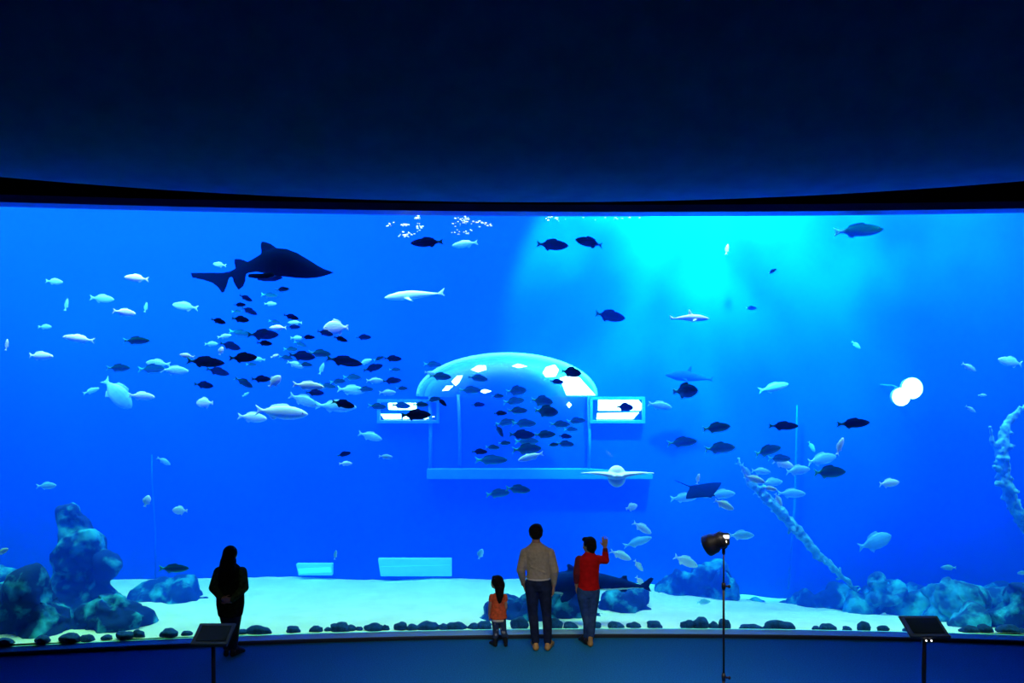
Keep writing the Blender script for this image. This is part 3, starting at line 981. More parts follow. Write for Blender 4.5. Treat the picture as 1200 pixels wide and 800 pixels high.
def shark(name, label, origin, d, k, body, fins, m, m2=None, voxel=.014, cat='shark'):
    """body: (u, vtop, vbottom) and fins in drawing units; k = metres per unit; origin: (u0, v0, px, py)"""
    u0, v0, px, py = origin
    bm = bmesh.new()
    side_loft(bm, [((u - u0) * k, (v0 - a) * k, (v0 - b) * k, max(.012, abs(b - a) * k * .36)) for u, a, b in body], seg=20)
    for f_ in fins:
        pts, t = f_[0], f_[1]
        M = f_[2] if len(f_) > 2 else None
        if M is None:
            fin(bm, [((u - u0) * k, (v0 - v) * k) for u, v in pts], t, None, .3)
        else:
            fin(bm, [((u - u0) * k, (v0 - v) * k) for u, v in pts], t, M, .3)
    me = bake(name, bm, voxel, 3)
    o = obj(name, me, m, loc=P(px, py, d))
    if m2:
        belly_paint(me, m2)
    return tag(o, label, cat)

k1 = 11.4 / F / 5
def splay(s, u, v, k, u0, v0, ang, off):
    c = Vector(((u - u0) * k, 0, (v0 - v) * k))
    return Matrix.Translation((0, s * off, 0)) @ Matrix.Translation(c) @ Matrix.Rotation(s * ang, 4, 'X') @ Matrix.Translation(-c)
body1 = [(955, 343, 349), (930, 334, 358), (895, 322, 368), (860, 303, 376), (800, 265, 381), (740, 230, 379), (680, 207, 372), (620, 202, 366), (560, 220, 352), (500, 256, 342), (450, 285, 350), (400, 312, 362), (350, 338, 374), (300, 347, 376), (250, 348, 372), (190, 350, 362)]
fins1 = [([(640, 215), (590, 178), (560, 166), (532, 163), (527, 180), (530, 235), (520, 262), (580, 240), (640, 225)], .03),
         ([(470, 290), (430, 272), (400, 264), (372, 265), (374, 300), (382, 330), (420, 322), (470, 300)], .025),
         ([(360, 350), (240, 344), (115, 347), (125, 378), (185, 388), (245, 408), (285, 440), (298, 467), (315, 462), (330, 425), (345, 375)], .022),
         ([(360, 365), (365, 395), (382, 430), (398, 450), (425, 430), (440, 395), (445, 345)], .022),
         ([(620, 350), (560, 362), (480, 362), (478, 385), (520, 392), (590, 392), (640, 372)], .028, splay(-1, 620, 360, k1, 540, 320, .5, .18)),
         ([(620, 350), (560, 362), (480, 362), (478, 385), (520, 392), (590, 392), (640, 372)], .028, splay(1, 620, 360, k1, 540, 320, .5, .18))]
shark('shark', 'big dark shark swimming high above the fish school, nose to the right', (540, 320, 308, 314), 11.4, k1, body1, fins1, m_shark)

# second shark: low behind the family, nose hidden by the man
k2 = 11.72 / F
body2 = [(632, 683, 686), (636, 680, 690), (644, 675, 694), (655, 670, 696), (668, 668, 696), (682, 668, 694), (698, 670, 692), (715, 674, 691), (730, 678, 690), (742, 682, 689), (752, 685, 689), (760, 686, 688)]
fins2 = [([(678, 670), (674, 664), (667, 660), (664, 661), (665, 668), (663, 672), (672, 674)], .02),
         ([(662, 690), (655, 699), (657, 704), (664, 703), (672, 697), (678, 690)], .02, splay(-1, 665, 690, k2, 690, 683, .5, .08)),
         ([(662, 690), (655, 699), (657, 704), (664, 703), (672, 697), (678, 690)], .02, splay(1, 665, 690, k2, 690, 683, .5, .08)),
         ([(725, 679), (730, 674), (735, 674), (736, 681)], .012),
         ([(722, 689), (728, 694), (734, 694), (736, 688)], .012),
         ([(748, 686), (762, 676), (767, 677), (761, 687), (764, 694), (757, 691)], .012)]
shark('shark', 'slate blue shark passing low behind the person in the red jacket', (690, 683, 690, 683), 11.72, k2, body2, fins2, m_shark2, m_sharkw)

def small_shark(name, label, px, py, ln, d, m, tilt=0, face=1, m2=None, h=.16, cat='shark', dors=True):
    k = d / F
    n_ = ln
    body = [(0.5 * n_, -.0, .01 * n_), (.42 * n_, -.04 * n_, .045 * n_), (.25 * n_, -h * .55 * n_, h * .45 * n_), (.05 * n_, -h * .6 * n_, h * .45 * n_), (-.15 * n_, -h * .4 * n_, h * .3 * n_), (-.32 * n_, -h * .16 * n_, h * .14 * n_), (-.42 * n_, -.012 * n_, .012 * n_)]
    fins = [([(-.36 * n_, 0), (-.5 * n_, -.10 * n_), (-.46 * n_, 0), (-.5 * n_, .05 * n_), (-.36 * n_, .015 * n_)], .012),
            ([(.2 * n_, .03 * n_), (.06 * n_, .13 * n_), (.03 * n_, .12 * n_), (.1 * n_, .03 * n_)], .012, splay(-1, .15 * n_, .03 * n_, k, 0, 0, .9, .03)),
            ([(.2 * n_, .03 * n_), (.06 * n_, .13 * n_), (.03 * n_, .12 * n_), (.1 * n_, .03 * n_)], .012, splay(1, .15 * n_, .03 * n_, k, 0, 0, .9, .03))]
    if dors:
        fins.append(([(.10 * n_, -h * .5 * n_), (.0 * n_, -(h * .5 + .14) * n_), (-.03 * n_, -(h * .5 + .13) * n_), (-.03 * n_, -h * .4 * n_)], .012))
    o = shark(name, label, (0, 0, px, py), d, k, body, fins, m, m2, voxel=.010, cat=cat)
    o.rotation_euler = (0, -R(tilt), 0 if face > 0 else PI)
    return o
small_shark('shark', 'small pale shark with a dark back fin at the lower edge of the cyan glow', 808, 373, 48, 12.4, m_sharkw, 0, 1, None, .17)
small_shark('shark', 'long pale shark swimming left above the dome, its tail fading into the haze', 486, 346, 72, 13.2, m_sharkw, -4, -1, None, .14, dors=False)
small_shark('shark', 'faint long blue shark far behind the dark fish beside the dome window', 808, 442, 58, 14.1, m_shark2, 6, -1, None, .2)

def ray_fish(name, label, px, py, d, span, m, m2, roll=0.0, pitch=0.0, disc=.34, body=.16, yaw=0.0, bulge=.075, tail=.7):
    """flat disc with tapering wings and a whip tail; span in pixels"""
    k = span * d / F
    bm = bmesh.new()
    for s in (-1, 1):
        secs = []
        for t in lin(0, 1, 9):
            ch = disc * (1 - t) ** .8 + .02
            secs.append((s * t * .5 * k, ch * k, .05 * (1 - t) ** 1.3 * k + .006, .03 * math.sin(t * PI) * k + .05 * t * t * k, -.06 * t * k))
        rings = [[bm.verts.new((x, y0 + ch * .5 * math.cos(a), z0 + th * math.sin(a))) for a in [2 * PI * i / 16 for i in range(16)]] for x, ch, th, z0, y0 in secs]
        for a, b in zip(rings, rings[1:]):
            for i in range(16):
                bm.faces.new((a[i], a[(i + 1) % 16], b[(i + 1) % 16], b[i]))
        bm.faces.new(rings[0]); bm.faces.new(rings[-1])
    ell(bm, (0, .02 * k, .0), (body * .5 * k, disc * .5 * k, bulge * k))
    chain(bm, [(0, .14 * k, .0, .02 * k), (0, .4 * k, -.01, .008 * k + .004), (.02, tail * k, -.03, .007)])
    for s in (-1, 1):
        ell(bm, (s * .05 * k, -disc * .48 * k, .01 * k), (.02 * k, .05 * k, .02 * k))
    me = bake(name, bm, .009, 2)
    o = obj(name, me, m, loc=P(px, py, d), rot=(pitch, roll, yaw))
    if m2:
        belly_paint(me, m2, -.2 if bulge > .1 else -.6)
    return tag(o, label, 'ray')
m_bright = mat('ray_belly_white', (1.0, 1.0, 0.95), 0.4)
m_raydark = mat('ray_back_dark', (0.0, 0.01, 0.05), 1.0, spec=0.0)
m_raypale = mat('ray_back_pale', (0.3, 0.7, 0.9), 0.5)
ray_fish('ray', 'white round-bodied ray with thin spread wings beside the arched window ledge', 723, 558, 12.2, 86, m_bright, m_bright, 0, R(-4), .17, .26, bulge=.15, tail=.5)
o = ray_fish('ray', 'dark ray gliding among silver fish above the lamp stand', 822, 576, 12.3, 62, m_raydark, m_raypale, R(-12), R(14), .5, .3, R(35))

# ------------------------------------------------------------------ hall: placards and the lamp on its stand
m_black = mat('black_metal', (0.012, 0.012, 0.016), 0.45)
m_panel = mat('placard_board', (0.008, 0.012, 0.03), 0.5)
m_screen = mat('placard_face', (0.004, 0.010, 0.012), 0.25)
m_line = mat('placard_print', (0.05, 0.09, 0.10), 0.6)
m_white = mat('white_led', (0.9, 0.9, 0.9), 0.4, emit=(1, 1, 1), estr=2.0)

def placard(px, py, d, label, wpx, tip):
    c = P(px, py, d)
    z = c.z
    t = thing('info_placard', label, 'sign', (c.x, c.y, 0))
    hw = wpx * .5 * d / F
    L = .30
    M = Matrix.Translation((0, 0, z)) @ Matrix.Rotation(R(27), 4, 'X')
    def tb(name, x0, x1, y0, y1, z0, z1, m, bev=.006, par=t):
        bm = bmesh.new(); box(bm, x0, x1, y0, y1, z0, z1, bev)
        bmesh.ops.transform(bm, matrix=M, verts=bm.verts)
        return obj(name, bm, m, par, smooth=False)
    bd = tb('board', -hw, hw, -L / 2, L / 2, -.025, .0, m_panel)
    tb('screen', -hw * .78, hw * .84, -L * .34, L * .36, .001, .006, m_screen, .002, bd)
    tb('lip', -hw, hw, -L / 2 - .012, -L / 2 + .01, -.03, .012, m_black)
    for k in range(2 if tip > -.3 else 0):
        bm = bmesh.new()
        MM = M @ Matrix.Translation((tip + k * .055 - .03, -L / 2 - .02, -.035))
        lathe(bm, [(.0085, 0), (.0085, .01), (.004, .013)], 12, MM @ Matrix.Rotation(PI / 2, 4, 'X'))
        obj('indicator_light', bm, m_white, t)
    bm = bmesh.new()
    tube(bm, [(0.0, .0, .02), (0.0, .005, .5), (0.0, .0, z - .05)], .022, 16)
    obj('post', bm, m_black, t)
    bm = bmesh.new()
    tube(bm, [(0.0, .0, z - .09), (0, 0, z - .02)], [.03, .05], 12)
    obj('bracket', bm, m_black, t)
    bm = bmesh.new(); lathe(bm, [(.17, 0), (.17, .012), (.15, .02), (.03, .03)], 32)
    obj('base', bm, m_black, t)
    return t
placard(250, 742, 8.45, 'tilted information placard on a post in front of the woman in dark clothes', 43, -.5)
placard(1083, 733, 8.55, 'tilted information placard on a post with two small lights, by the rocky side', 46, -.02)

# spotlight on a tall stand
sx, sd = 848, 7.6
sp = P(sx, 633, sd)
st = thing('spotlight_stand', 'tall thin black light stand in front of the glass', 'stand', (sp.x, sp.y, 0))
H = sp.z
bm = bmesh.new(); tube(bm, [(0, 0, .12), (0, 0, .9)], .014, 14); obj('lower_tube', bm, m_black, st)
bm = bmesh.new(); tube(bm, [(0, 0, .86), (0, 0, 1.75)], .011, 14); obj('middle_tube', bm, m_black, st)
bm = bmesh.new(); tube(bm, [(0, 0, 1.72), (0, 0, H - .10)], .008, 14); obj('upper_tube', bm, m_black, st)
for zz in (.86, 1.73):
    bm = bmesh.new(); lathe(bm, [(.018, zz - .03), (.020, zz), (.018, zz + .03)], 16)
    c_ = obj('collar', bm, m_black, st)
    bm = bmesh.new(); tube(bm, [(.02, -.005, zz), (.045, -.012, zz)], .009, 10)
    ell(bm, (.05, -.014, zz), (.014, .014, .018), sub=2)
    obj('knob', bm, m_black, c_)
for k in range(3):
    a = 2 * PI * k / 3 + .5
    bm = bmesh.new(); tube(bm, [(.015 * math.cos(a), .015 * math.sin(a), .42), (.42 * math.cos(a), .42 * math.sin(a), .02)], .009, 10)
    tube(bm, [(.02 * math.cos(a), .02 * math.sin(a), .16), (.22 * math.cos(a), .22 * math.sin(a), .2)], .006, 8)
    obj('leg', bm, m_black, st)

hd = thing('spotlight', 'black drum-shaped spotlight on the stand, aimed down and away, white switch panel behind', 'light', (sp.x, sp.y, H - .12))
hd.scale = (.86, .86, .86)
ax = Vector((-.74, .50, -.50)).normalized()
rotm = ax.to_track_quat('Z', 'Y').to_matrix().to_4x4()
cM = Matrix.Translation(Vector((-.085, .02, .115)) ) @ rotm
bm = bmesh.new(); lathe(bm, [(.045, -.135), (.072, -.12), (.082, -.08), (.088, -.02), (.112, .02), (.118, .11), (.112, .11), (.105, .05)], 32, cM)
obj('housing', bm, m_black, hd)
bm = bmesh.new(); lathe(bm, [(.104, .06), (.10, .075), (.05, .088)], 32, cM)
obj('lens', bm, mat('lamp_lens', (.8, .8, .8), .2, emit=(1, .95, .85), estr=1.2), hd)
for k in range(5):
    bm = bmesh.new(); lathe(bm, [(.092 , -.1 + k * .018), (.092, -.094 + k * .018)], 28, cM)
    obj('cooling_ring', bm, m_black, hd)
# rear panel facing the hall
pc = Vector((.005, -.075, .175))
bm = bmesh.new(); box(bm, pc.x - .045, pc.x + .045, pc.y, pc.y + .05, pc.z - .075, pc.z + .06, .01)
rp = obj('rear_panel', bm, m_black, hd, smooth=False)
bm = bmesh.new(); box(bm, pc.x - .030, pc.x + .036, pc.y - .006, pc.y + .002, pc.z - .0, pc.z + .042, .003)
obj('display', bm, mat('lamp_display', (.8, .8, .8), .4, emit=(.85, .9, 1), estr=0.9), rp, smooth=False)
bm = bmesh.new(); lathe(bm, [(.017, 0), (.017, .008), (.01, .011)], 16, Matrix.Translation((pc.x - .006, pc.y, pc.z - .032)) @ Matrix.Rotation(PI / 2, 4, 'X'))
obj('knob', bm, mat('lamp_knob', (.9, .85, .7), .4, emit=(1, .95, .8), estr=1.5), rp)
bm = bmesh.new()
tube(bm, [(0, 0, -.01), (0, 0, .05)], .018, 14)
tube(bm, [(0, 0, .04), (.03, -.02, .07), (.045, .01, .12), (-.02, .07, .15)], .009, 8)
tube(bm, [(0, 0, .04), (-.03, -.03, .08), (-.06, -.06, .12)], .009, 8)
obj('yoke', bm, m_black, hd)

# ------------------------------------------------------------------ people
m_skin = mat('skin', (0.42, 0.24, 0.16), 0.6)
m_hair = mat('dark_hair', (0.008, 0.006, 0.006), 0.75, noise_amt=0.5, scale=30, bump=0.5, spec=0.15)
m_jeans = mat('dark_jeans', (0.015, 0.025, 0.07), 0.85, noise_amt=0.3, scale=14, spec=0.1)
m_jeans2 = mat('blue_jeans', (0.03, 0.08, 0.22), 0.85, noise_amt=0.3, scale=14, spec=0.1)
m_beige = mat('beige_knit', (0.42, 0.36, 0.26), 0.95, noise_amt=0.12, scale=25, bump=0.25, spec=0.05)
m_cream = mat('cream_hem', (0.75, 0.70, 0.58), 0.9)
m_red = mat('red_knit', (0.60, 0.008, 0.010), 0.85, noise_amt=0.15, scale=18, spec=0.1)
m_darksleeve = mat('dark_red_sleeve', (0.18, 0.006, 0.01), 0.85)
m_orange = mat('orange_dress_cloth', (0.75, 0.13, 0.05), 0.9, noise_amt=0.25, scale=30, spec=0.05)
m_tan = mat('tan_shoe', (0.55, 0.33, 0.12), 0.6)
m_sole = mat('shoe_sole', (0.5, 0.48, 0.42), 0.7)
m_boot = mat('black_boot', (0.01, 0.01, 0.012), 0.5)
m_coat = mat('dark_coat', (0.012, 0.020, 0.010), 0.9, noise_amt=0.6, scale=20, bump=0.3, spec=0.1)
m_coat2 = mat('coat_sleeve', (0.05, 0.09, 0.03), 0.9, noise_amt=0.5, scale=24, spec=0.1)
# patterned leggings of the girl
m_legg = mat('patterned_leggings', (0.02, 0.05, 0.12), 0.85)
_L = m_legg.node_tree.links
_vz = nd(m_legg, 'ShaderNodeTexVoronoi'); _vz.inputs['Scale'].default_value = 16
_tc = nd(m_legg, 'ShaderNodeTexCoord'); _L.new(_tc.outputs['Object'], _vz.inputs['Vector'])
_cr = nd(m_legg, 'ShaderNodeValToRGB')
_cr.color_ramp.elements[0].position = 0.22; _cr.color_ramp.elements[0].color = (.28, .30, .34, 1)
_cr.color_ramp.elements[1].position = 0.34; _cr.color_ramp.elements[1].color = (.02, .05, .13, 1)
_L.new(_vz.outputs['Distance'], _cr.inputs[0]); _L.new(_cr.outputs[0], m_legg.node_tree.nodes['Principled BSDF'].inputs['Base Color'])

def add_hand(bm, w, d, n, s, side=1, curl=.35):
    """w wrist, d pointing direction, n palm normal, s hand length; five separate fingers"""
    w = Vector(w); d = Vector(d).normalized(); n = Vector(n)
    n = (n - d * n.dot(d)).normalized()
    u = d.cross(n) * side          # towards the thumb
    pl = s * .52
    for t in (-.5, -.17, .17, .5):
        capsule(bm, w + d * .01 + u * t * s * .22, s * .085, w + d * pl + u * t * s * .40, s * .085, 10)
    for i, (t, ln) in enumerate(((.60, .42), (.22, .47), (-.18, .44), (-.56, .34))):
        a = w + d * pl * .95 + u * t * s * .36
        ang = curl * .5
        d1 = (d * math.cos(ang) + n * math.sin(ang) + u * t * .12).normalized()
        b = a + d1 * ln * s * .5
        d2 = (d * math.cos(ang * 2.2) + n * math.sin(ang * 2.2) + u * t * .12).normalized()
        c = b + d2 * ln * s * .5
        capsule(bm, a, s * .050, b, s * .046, 8)
        capsule(bm, b, s * .046, c, s * .038, 8)
    a = w + d * s * .14 + u * s * .17
    b = a + (d * .6 + u * .75 + n * .2).normalized() * s * .24
    c = b + (d * .9 + u * .3 + n * .25).normalized() * s * .20
    capsule(bm, a, s * .068, b, s * .055, 8)
    capsule(bm, b, s * .055, c, s * .045, 8)

def add_head(bm, c, r, look, tilt=0.0):
    """c centre of skull, r = half head width, look = unit direction of the face"""
    c = Vector(c); f = Vector(look).normalized()
    side = f.cross(Vector((0, 0, 1))).normalized()
    yaw = math.atan2(f.y, f.x)
    def e(off_f, off_s, off_z, rf, rs, rz, sub=3):
        p = c + f * off_f * r + side * off_s * r + Vector((0, 0, off_z * r))
        ell(bm, p, (rf * r, rs * r, rz * r), (0, 0, yaw), sub)
    e(-.05, 0, .18, 1.22, 1.0, 1.12)           # skull
    e(.38, 0, -.45, .78, .76, .95)             # face and jaw
    e(.80, 0, -1.05, .30, .38, .26)            # chin
    e(1.18, 0, -.28, .20, .17, .30, 2)         # nose
    e(1.08, 0, .12, .20, .62, .12, 2)          # brow
    e(1.02, 0, -.72, .18, .34, .07, 2)         # upper lip
    e(1.00, 0, -.84, .16, .30, .08, 2)         # lower lip
    for s in (-1, 1):
        e(.86, .52 * s, -.45, .25, .25, .25, 2)  # cheek
        e(0.0, 1.02 * s, -.18, .26, .10, .34, 2) # ear

def person(name, label, px, feet_y, spec):
    """spec in metres, local: x to the side, y towards the tank, z up from the feet"""
    d = EYE * F / (feet_y - 420)
    org = P(px, feet_y, d)
    org.z = 0
    S = spec
    bm = bmesh.new()
    add_head(bm, S['head'], S['hr'], S['look'])
    chain(bm, S['neck'])
    oval_loft(bm, S['torso'])
    for k in ('arm_a', 'arm_b'):
        chain(bm, S[k])
    for k in ('leg_a', 'leg_b'):
        chain(bm, S[k])
    for h in S['hands']:
        add_hand(bm, *h)
    for k in ('foot_a', 'foot_b'):
        chain(bm, S[k])
    me = bake(name, bm, S.get('voxel', .0062), 3, .4)
    body = obj(name, me, m_skin, loc=org)
    tag(body, label, 'person')
    # eyes
    f = Vector(S['look']).normalized(); sd_ = f.cross(Vector((0, 0, 1))).normalized()
    for s in (-1, 1):
        bm = bmesh.new()
        ell(bm, Vector(S['head']) + f * .98 * S['hr'] + sd_ * s * .36 * S['hr'] + Vector((0, 0, -.10 * S['hr'])), (S['hr'] * .14,) * 3, sub=2)
        obj('eye', bm, m_eye, body)
    for nm, m, fn, vx in S['clothes']:
        bm = bmesh.new()
        fn(bm)
        obj(nm, bake(nm, bm, vx, 3, .4), m, body)
    return body

def grow(pts, g):
    return [(x, y, z, r + g) for x, y, z, r in pts]
def shoe(bm, heel, toe, w, hgt=.075, heelr=None):
    h, t = Vector(heel), Vector(toe)
    capsule(bm, (h.x, h.y, w * .95), w * .95, (t.x, t.y, w * .62), w * .62, 16)
    capsule(bm, h.lerp(t, .45) + Vector((0, 0, w * .85)), w * 1.02, (t.x, t.y, w * .62), w * .75, 16)
    capsule(bm, (h.x, h.y, w * .8), w * .85, (h.x, h.y, hgt), w * .80, 16)
    d_ = (t - h).normalized()

# --- the man
man = dict(
    head=(-.035, .0, 1.560), hr=.082, look=(.05, 1, .0),
    neck=[(-.03, -.01, 1.36, .060), (-.035, -.005, 1.50, .054)],
    torso=[(0, 0, .84, .12, .085), (0, 0, .92, .150, .100), (0, 0, 1.02, .138, .092), (-.005, 0, 1.14, .150, .098), (-.01, 0, 1.26, .175, .105), (-.015, 0, 1.33, .170, .095), (-.02, 0, 1.38, .11, .075), (-.025, 0, 1.41, .05, .05)],
    arm_a=[(-.175, 0, 1.285, .056), (-.235, -.02, 1.07, .043), (-.205, .06, .86, .030)],
    arm_b=[(.148, 0, 1.285, .056), (.212, -.03, 1.07, .043), (.205, .0, .855, .028)],
    hands=[((-.20, .075, .85), (.25, .35, -.9), (1, .1, 0), .165, 1, .5), ((.205, .002, .845), (-.05, .1, -1), (-1, .2, 0), .175, 1, .55)],
    leg_a=[(-.085, 0, .88, .088), (-.085, 0, .80, .084), (-.075, .01, .47, .054), (-.060, -.02, .34, .052), (-.040, -.01, .08, .034)],
    leg_b=[(.080, 0, .88, .088), (.088, 0, .80, .084), (.110, .01, .47, .054), (.118, -.02, .34, .052), (.124, -.01, .08, .034)],
    foot_a=[(-.035, -.03, .045, .035), (-.06, .15, .03, .028)], foot_b=[(.12, -.03, .045, .035), (.17, .14, .03, .028)])
def sweater(bm, S=man):
    g = .018
    oval_loft(bm, [(0, 0, .965, .165, .112), (0, 0, .985, .160, .11), (0, 0, 1.02, .155, .108), (-.005, 0, 1.14, .166, .112), (-.01, 0, 1.26, .192, .120), (-.015, 0, 1.33, .190, .112), (-.02, 0, 1.375, .140, .095), (-.025, -.003, 1.405, .095, .078), (-.03, -.005, 1.44, .062, .062)], 28)
    chain(bm, grow(S['arm_a'], g)[:2] + [(-.208, .045, .90, .036)])
    chain(bm, grow(S['arm_b'], g)[:2] + [(.207, .0, .885, .036)])
    chain(bm, [(-.10, -.100, 1.13, .008), (.0, -.106, 1.09, .010), (.08, -.098, 1.05, .008)])   # soft fold
def trousers(S, hip, g=.012, waist=.96, cuff=.085):
    def fn(bm):
        oval_loft(bm, hip, 28)
        for k in ('leg_a', 'leg_b'):
            q = grow(S[k], g)
            x, y, z, r_ = q[-1]
            chain(bm, q[:-1] + [(x, y, cuff + .03, r_ + .008)])
    return fn
man['clothes'] = [
    ('sweater', m_beige, sweater, .0075),
    ('undershirt', m_cream, lambda bm: oval_loft(bm, [(0, 0, .94, .160, .108), (0, 0, .975, .162, .110)], 28), .0075),
    ('trousers', m_jeans, trousers(man, [(0, 0, .80, .150, .098), (0, 0, .88, .166, .115), (0, 0, .955, .155, .105)]), .0075),
    ('shoe', m_tan, lambda bm: shoe(bm, (-.035, -.05, .05), (-.07, .17, .03), .044), .0065),
    ('shoe', m_tan, lambda bm: shoe(bm, (.12, -.05, .05), (.19, .15, .03), .044), .0065),
    ('hair', m_hair, lambda bm: (ell(bm, (-.035, -.005, 1.590), (.098, .104, .094)), ell(bm, (-.035, -.035, 1.555), (.090, .072, .075)), ell(bm, (-.025, .035, 1.640), (.07, .06, .04))), .006),
]
person('person', 'man in beige sweater and dark trousers standing with his back turned, hand lowered', 631, 760.5, man)

# --- person in red, waving
redp = dict(
    head=(.020, .02, 1.355), hr=.074, look=(-.75, .65, .0),
    neck=[(.025, 0, 1.18, .050), (.02, .005, 1.29, .046)],
    torso=[(.01, 0, .70, .10, .08), (.01, 0, .78, .125, .090), (.01, 0, .88, .112, .082), (.01, 0, 1.0, .122, .085), (.01, 0, 1.12, .138, .088), (.015, 0, 1.18, .13, .08), (.02, 0, 1.22, .08, .06), (.02, 0, 1.24, .045, .045)],
    arm_a=[(-.115, .01, 1.155, .046), (-.150, -.01, .98, .038), (-.155, .03, .81, .027)],
    arm_b=[(.135, .01, 1.165, .046), (.245, .03, 1.145, .038), (.240, .06, 1.31, .026)],
    hands=[((-.155, .032, .80), (0, .15, -1), (1, .1, 0), .15, -1, .4), ((.240, .062, 1.32), (-.02, .1, 1), (.2, 1, 0), .155, 1, .15)],
    leg_a=[(-.060, 0, .74, .085), (-.060, 0, .66, .080), (-.025, .03, .40, .052), (-.005, .0, .29, .050), (-.010, .05, .09, .032)],
    leg_b=[(.070, 0, .74, .085), (.068, 0, .66, .080), (.055, .0, .40, .052), (.045, -.02, .29, .050), (.030, -.03, .09, .032)],
    foot_a=[(-.015, .03, .045, .03), (-.08, .16, .03, .024)], foot_b=[(.028, -.05, .045, .03), (.02, .12, .03, .024)])
def red_top(bm, S=redp):
    oval_loft(bm, [(.01, 0, .765, .150, .108), (.01, 0, .79, .146, .106), (.01, 0, .88, .135, .10), (.01, 0, 1.0, .142, .10), (.01, 0, 1.12, .152, .104), (.015, 0, 1.18, .148, .096), (.02, 0, 1.225, .095, .075), (.022, 0, 1.27, .055, .055)], 28)
    chain(bm, grow(S['arm_b'], .014)[:2])
    chain(bm, [(.245, .03, 1.145, .050), (.241, .05, 1.24, .043)])
redp['clothes'] = [
    ('sweater', m_red, red_top, .007),
    ('sleeve', m_darksleeve, lambda bm: (chain(bm, grow(redp['arm_a'], .016)[:2] + [(-.154, .02, .86, .040)])), .007),
    ('jeans', m_jeans2, trousers(redp, [(.005, 0, .66, .135, .09), (.005, 0, .72, .146, .104), (.01, 0, .79, .134, .096)], .010), .007),
    ('cuff', m_darksleeve, lambda bm: chain(bm, [(.243, .045, 1.22, .041), (.241, .058, 1.285, .036)]), .006),
    ('shoe', m_boot, lambda bm: shoe(bm, (-.012, .02, .05), (-.09, .18, .03), .038), .006),
    ('shoe', m_tan, lambda bm: shoe(bm, (.028, -.06, .05), (.015, .13, .03), .040, .12), .006),
    ('hair', m_hair, lambda bm: (ell(bm, (.030, .005, 1.385), (.088, .090, .092)), ell(bm, (.045, -.015, 1.345), (.075, .072, .085)), ell(bm, (-.022, .055, 1.425), (.055, .05, .035)), ell(bm, (.05, -.02, 1.285), (.045, .04, .04))), .006),
]
person('person', 'person in a red sweater and blue jeans raising one hand toward the fish', 689, 755.5, redp)

# --- the girl
girl = dict(
    head=(-.028, .02, .855), hr=.060, look=(-.9, .42, .0),
    neck=[(-.005, 0, .70, .034), (-.018, .005, .79, .032)],
    torso=[(0, 0, .38, .07, .055), (0, 0, .44, .088, .066), (0, 0, .52, .080, .062), (0, 0, .60, .084, .062), (0, 0, .67, .090, .060), (0, 0, .71, .06, .045), (0, 0, .73, .03, .03)],
    arm_a=[(-.088, 0, .675, .029), (-.115, -.005, .53, .024), (-.122, .02, .42, .018)],
    arm_b=[(.088, 0, .675, .029), (.100, -.005, .53, .024), (.085, .05, .43, .018)],
    hands=[((-.122, .022, .413), (0, .1, -1), (1, 0, 0), .10, -1, .3), ((.083, .055, .425), (-.1, .4, -1), (-1, .2, 0), .10, 1, .4)],
    leg_a=[(-.045, 0, .40, .052), (-.042, .0, .36, .050), (-.035, .01, .22, .036), (-.035, 0, .16, .034), (-.040, .0, .06, .024)],
    leg_b=[(.045, 0, .40, .052), (.048, .0, .36, .050), (.068, .01, .22, .036), (.080, 0, .16, .034), (.098, .01, .06, .024)],
    foot_a=[(-.04, -.01, .03, .022), (-.09, .08, .02, .018)], foot_b=[(.10, -.005, .03, .022), (.10, .10, .02, .018)], voxel=.005)
def dress(bm):
    oval_loft(bm, [(0, 0, .385, .120, .088), (0, 0, .40, .118, .086), (0, 0, .47, .104, .078), (0, 0, .56, .094, .072), (0, 0, .66, .094, .068), (0, 0, .70, .078, .056), (-.002, 0, .725, .045, .04)], 26)
    chain(bm, [(-.088, 0, .675, .036), (-.100, 0, .63, .034)])
    chain(bm, [(.088, 0, .675, .036), (.094, 0, .63, .034)])
girl['clothes'] = [
    ('tunic', m_orange, dress, .0055),
    ('skirt_hem', m_cream, lambda bm: oval_loft(bm, [(0.0, 0, .345, .094, .072), (0, 0, .36, .100, .076), (0, 0, .395, .100, .076)], 26), .0055),
    ('leggings', m_legg, trousers(girl, [(0, 0, .32, .08, .058), (0, 0, .37, .09, .066), (0, 0, .42, .09, .066)], .007, cuff=.10), .0055),
    ('boot', m_boot, lambda bm: (shoe(bm, (-.04, -.02, .03), (-.11, .09, .02), .028, .10), chain(bm, [(-.04, 0, .05, .030), (-.038, 0, .15, .036)])), .005),
    ('boot', m_boot, lambda bm: (shoe(bm, (.10, -.015, .03), (.105, .11, .02), .028, .10), chain(bm, [(.099, 0, .05, .030), (.088, 0, .15, .036)])), .005),
    ('hair', m_hair, lambda bm: (ell(bm, (-.010, .0, .882), (.084, .082, .082)), ell(bm, (.018, -.015, .83), (.074, .066, .09)), chain(bm, [(.02, -.035, .80, .062), (.028, -.060, .70, .042), (.018, -.068, .62, .020)]), chain(bm, [(-.01, -.03, .80, .04), (.0, -.062, .70, .030), (.0, -.07, .64, .014)]), ell(bm, (-.045, .03, .925), (.045, .04, .025))), .005),
]
person('person', 'small girl in an orange tunic with long dark hair, looking sideways', 584, 757, girl)

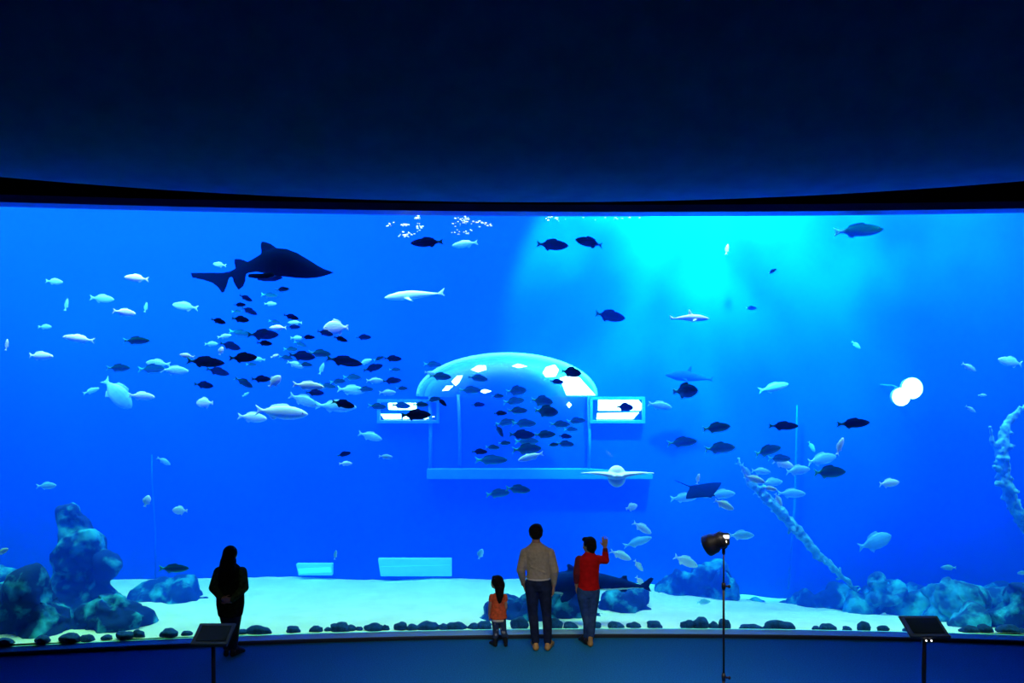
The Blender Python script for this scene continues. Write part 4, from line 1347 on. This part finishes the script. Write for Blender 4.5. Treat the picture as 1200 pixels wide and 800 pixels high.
# --- the woman, hands clasped behind her back
wom = dict(
    head=(-.010, .03, 1.315), hr=.076, look=(.15, 1, .0),
    neck=[(-.005, 0, 1.13, .05), (-.008, .01, 1.24, .046)],
    torso=[(0, 0, .66, .12, .09), (0, 0, .75, .150, .105), (0, 0, .86, .130, .095), (0, 0, .98, .135, .095), (0, 0, 1.08, .150, .095), (0, 0, 1.13, .14, .085), (0, 0, 1.17, .08, .06), (0, 0, 1.19, .045, .045)],
    arm_a=[(-.150, 0, 1.10, .048), (-.195, -.06, .90, .040), (-.04, -.165, .80, .028)],
    arm_b=[(.150, 0, 1.10, .048), (.195, -.06, .90, .040), (.05, -.155, .775, .028)],
    hands=[((-.035, -.17, .797), (1, .0, -.25), (0, 1, 0), .15, 1, .5), ((.045, -.155, .773), (-1, -.05, -.1), (0, 1, 0), .15, -1, .5)],
    leg_a=[(-.070, 0, .70, .090), (-.068, 0, .62, .084), (-.045, .01, .38, .054), (-.045, -.01, .28, .052), (-.042, .0, .08, .034)],
    leg_b=[(.070, 0, .70, .090), (.068, 0, .62, .084), (.055, .01, .38, .054), (.050, -.01, .28, .052), (.040, .0, .08, .034)],
    foot_a=[(-.042, -.02, .04, .03), (-.08, .13, .03, .024)], foot_b=[(.04, -.02, .04, .03), (.11, .12, .03, .024)])
def coat(bm, S=wom):
    oval_loft(bm, [(0, 0, .53, .155, .115), (0, 0, .56, .162, .12), (0, 0, .68, .182, .130), (0, 0, .80, .180, .125), (0, 0, .92, .172, .120), (0, 0, 1.04, .178, .116), (0, 0, 1.12, .172, .105), (0, 0, 1.18, .105, .085), (0, 0, 1.22, .06, .06)], 28)
def coat_sleeves(bm, S=wom):
    chain(bm, [(-.150, 0, 1.10, .068), (-.200, -.06, .91, .060), (-.07, -.150, .81, .044)])
    chain(bm, [(.150, 0, 1.10, .068), (.200, -.06, .91, .060), (.085, -.145, .785, .044)])
wom['clothes'] = [
    ('coat', m_coat, coat, .0075),
    ('sleeve', m_coat2, coat_sleeves, .0075),
    ('trousers', m_boot, trousers(wom, [(0, 0, .58, .13, .09), (0, 0, .66, .155, .11), (0, 0, .74, .15, .105)]), .0075),
    ('shoe', m_boot, lambda bm: shoe(bm, (-.042, -.035, .05), (-.09, .15, .03), .038), .006),
    ('shoe', m_boot, lambda bm: shoe(bm, (.04, -.035, .05), (.125, .13, .03), .038), .006),
    ('hair', m_hair, lambda bm: (ell(bm, (-.010, .012, 1.345), (.094, .104, .100)), ell(bm, (-.015, -.03, 1.29), (.090, .075, .11)), chain(bm, [(-.04, -.05, 1.25, .075), (-.055, -.095, 1.12, .068), (-.055, -.125, 1.0, .045), (-.05, -.13, .95, .02)]), chain(bm, [(.02, -.05, 1.25, .075), (.03, -.095, 1.12, .066), (.025, -.125, 1.0, .045), (.02, -.13, .96, .02)])), .007),
]
person('person', 'woman with long dark hair in dark clothes, hands clasped behind her back', 270, 768, wom)
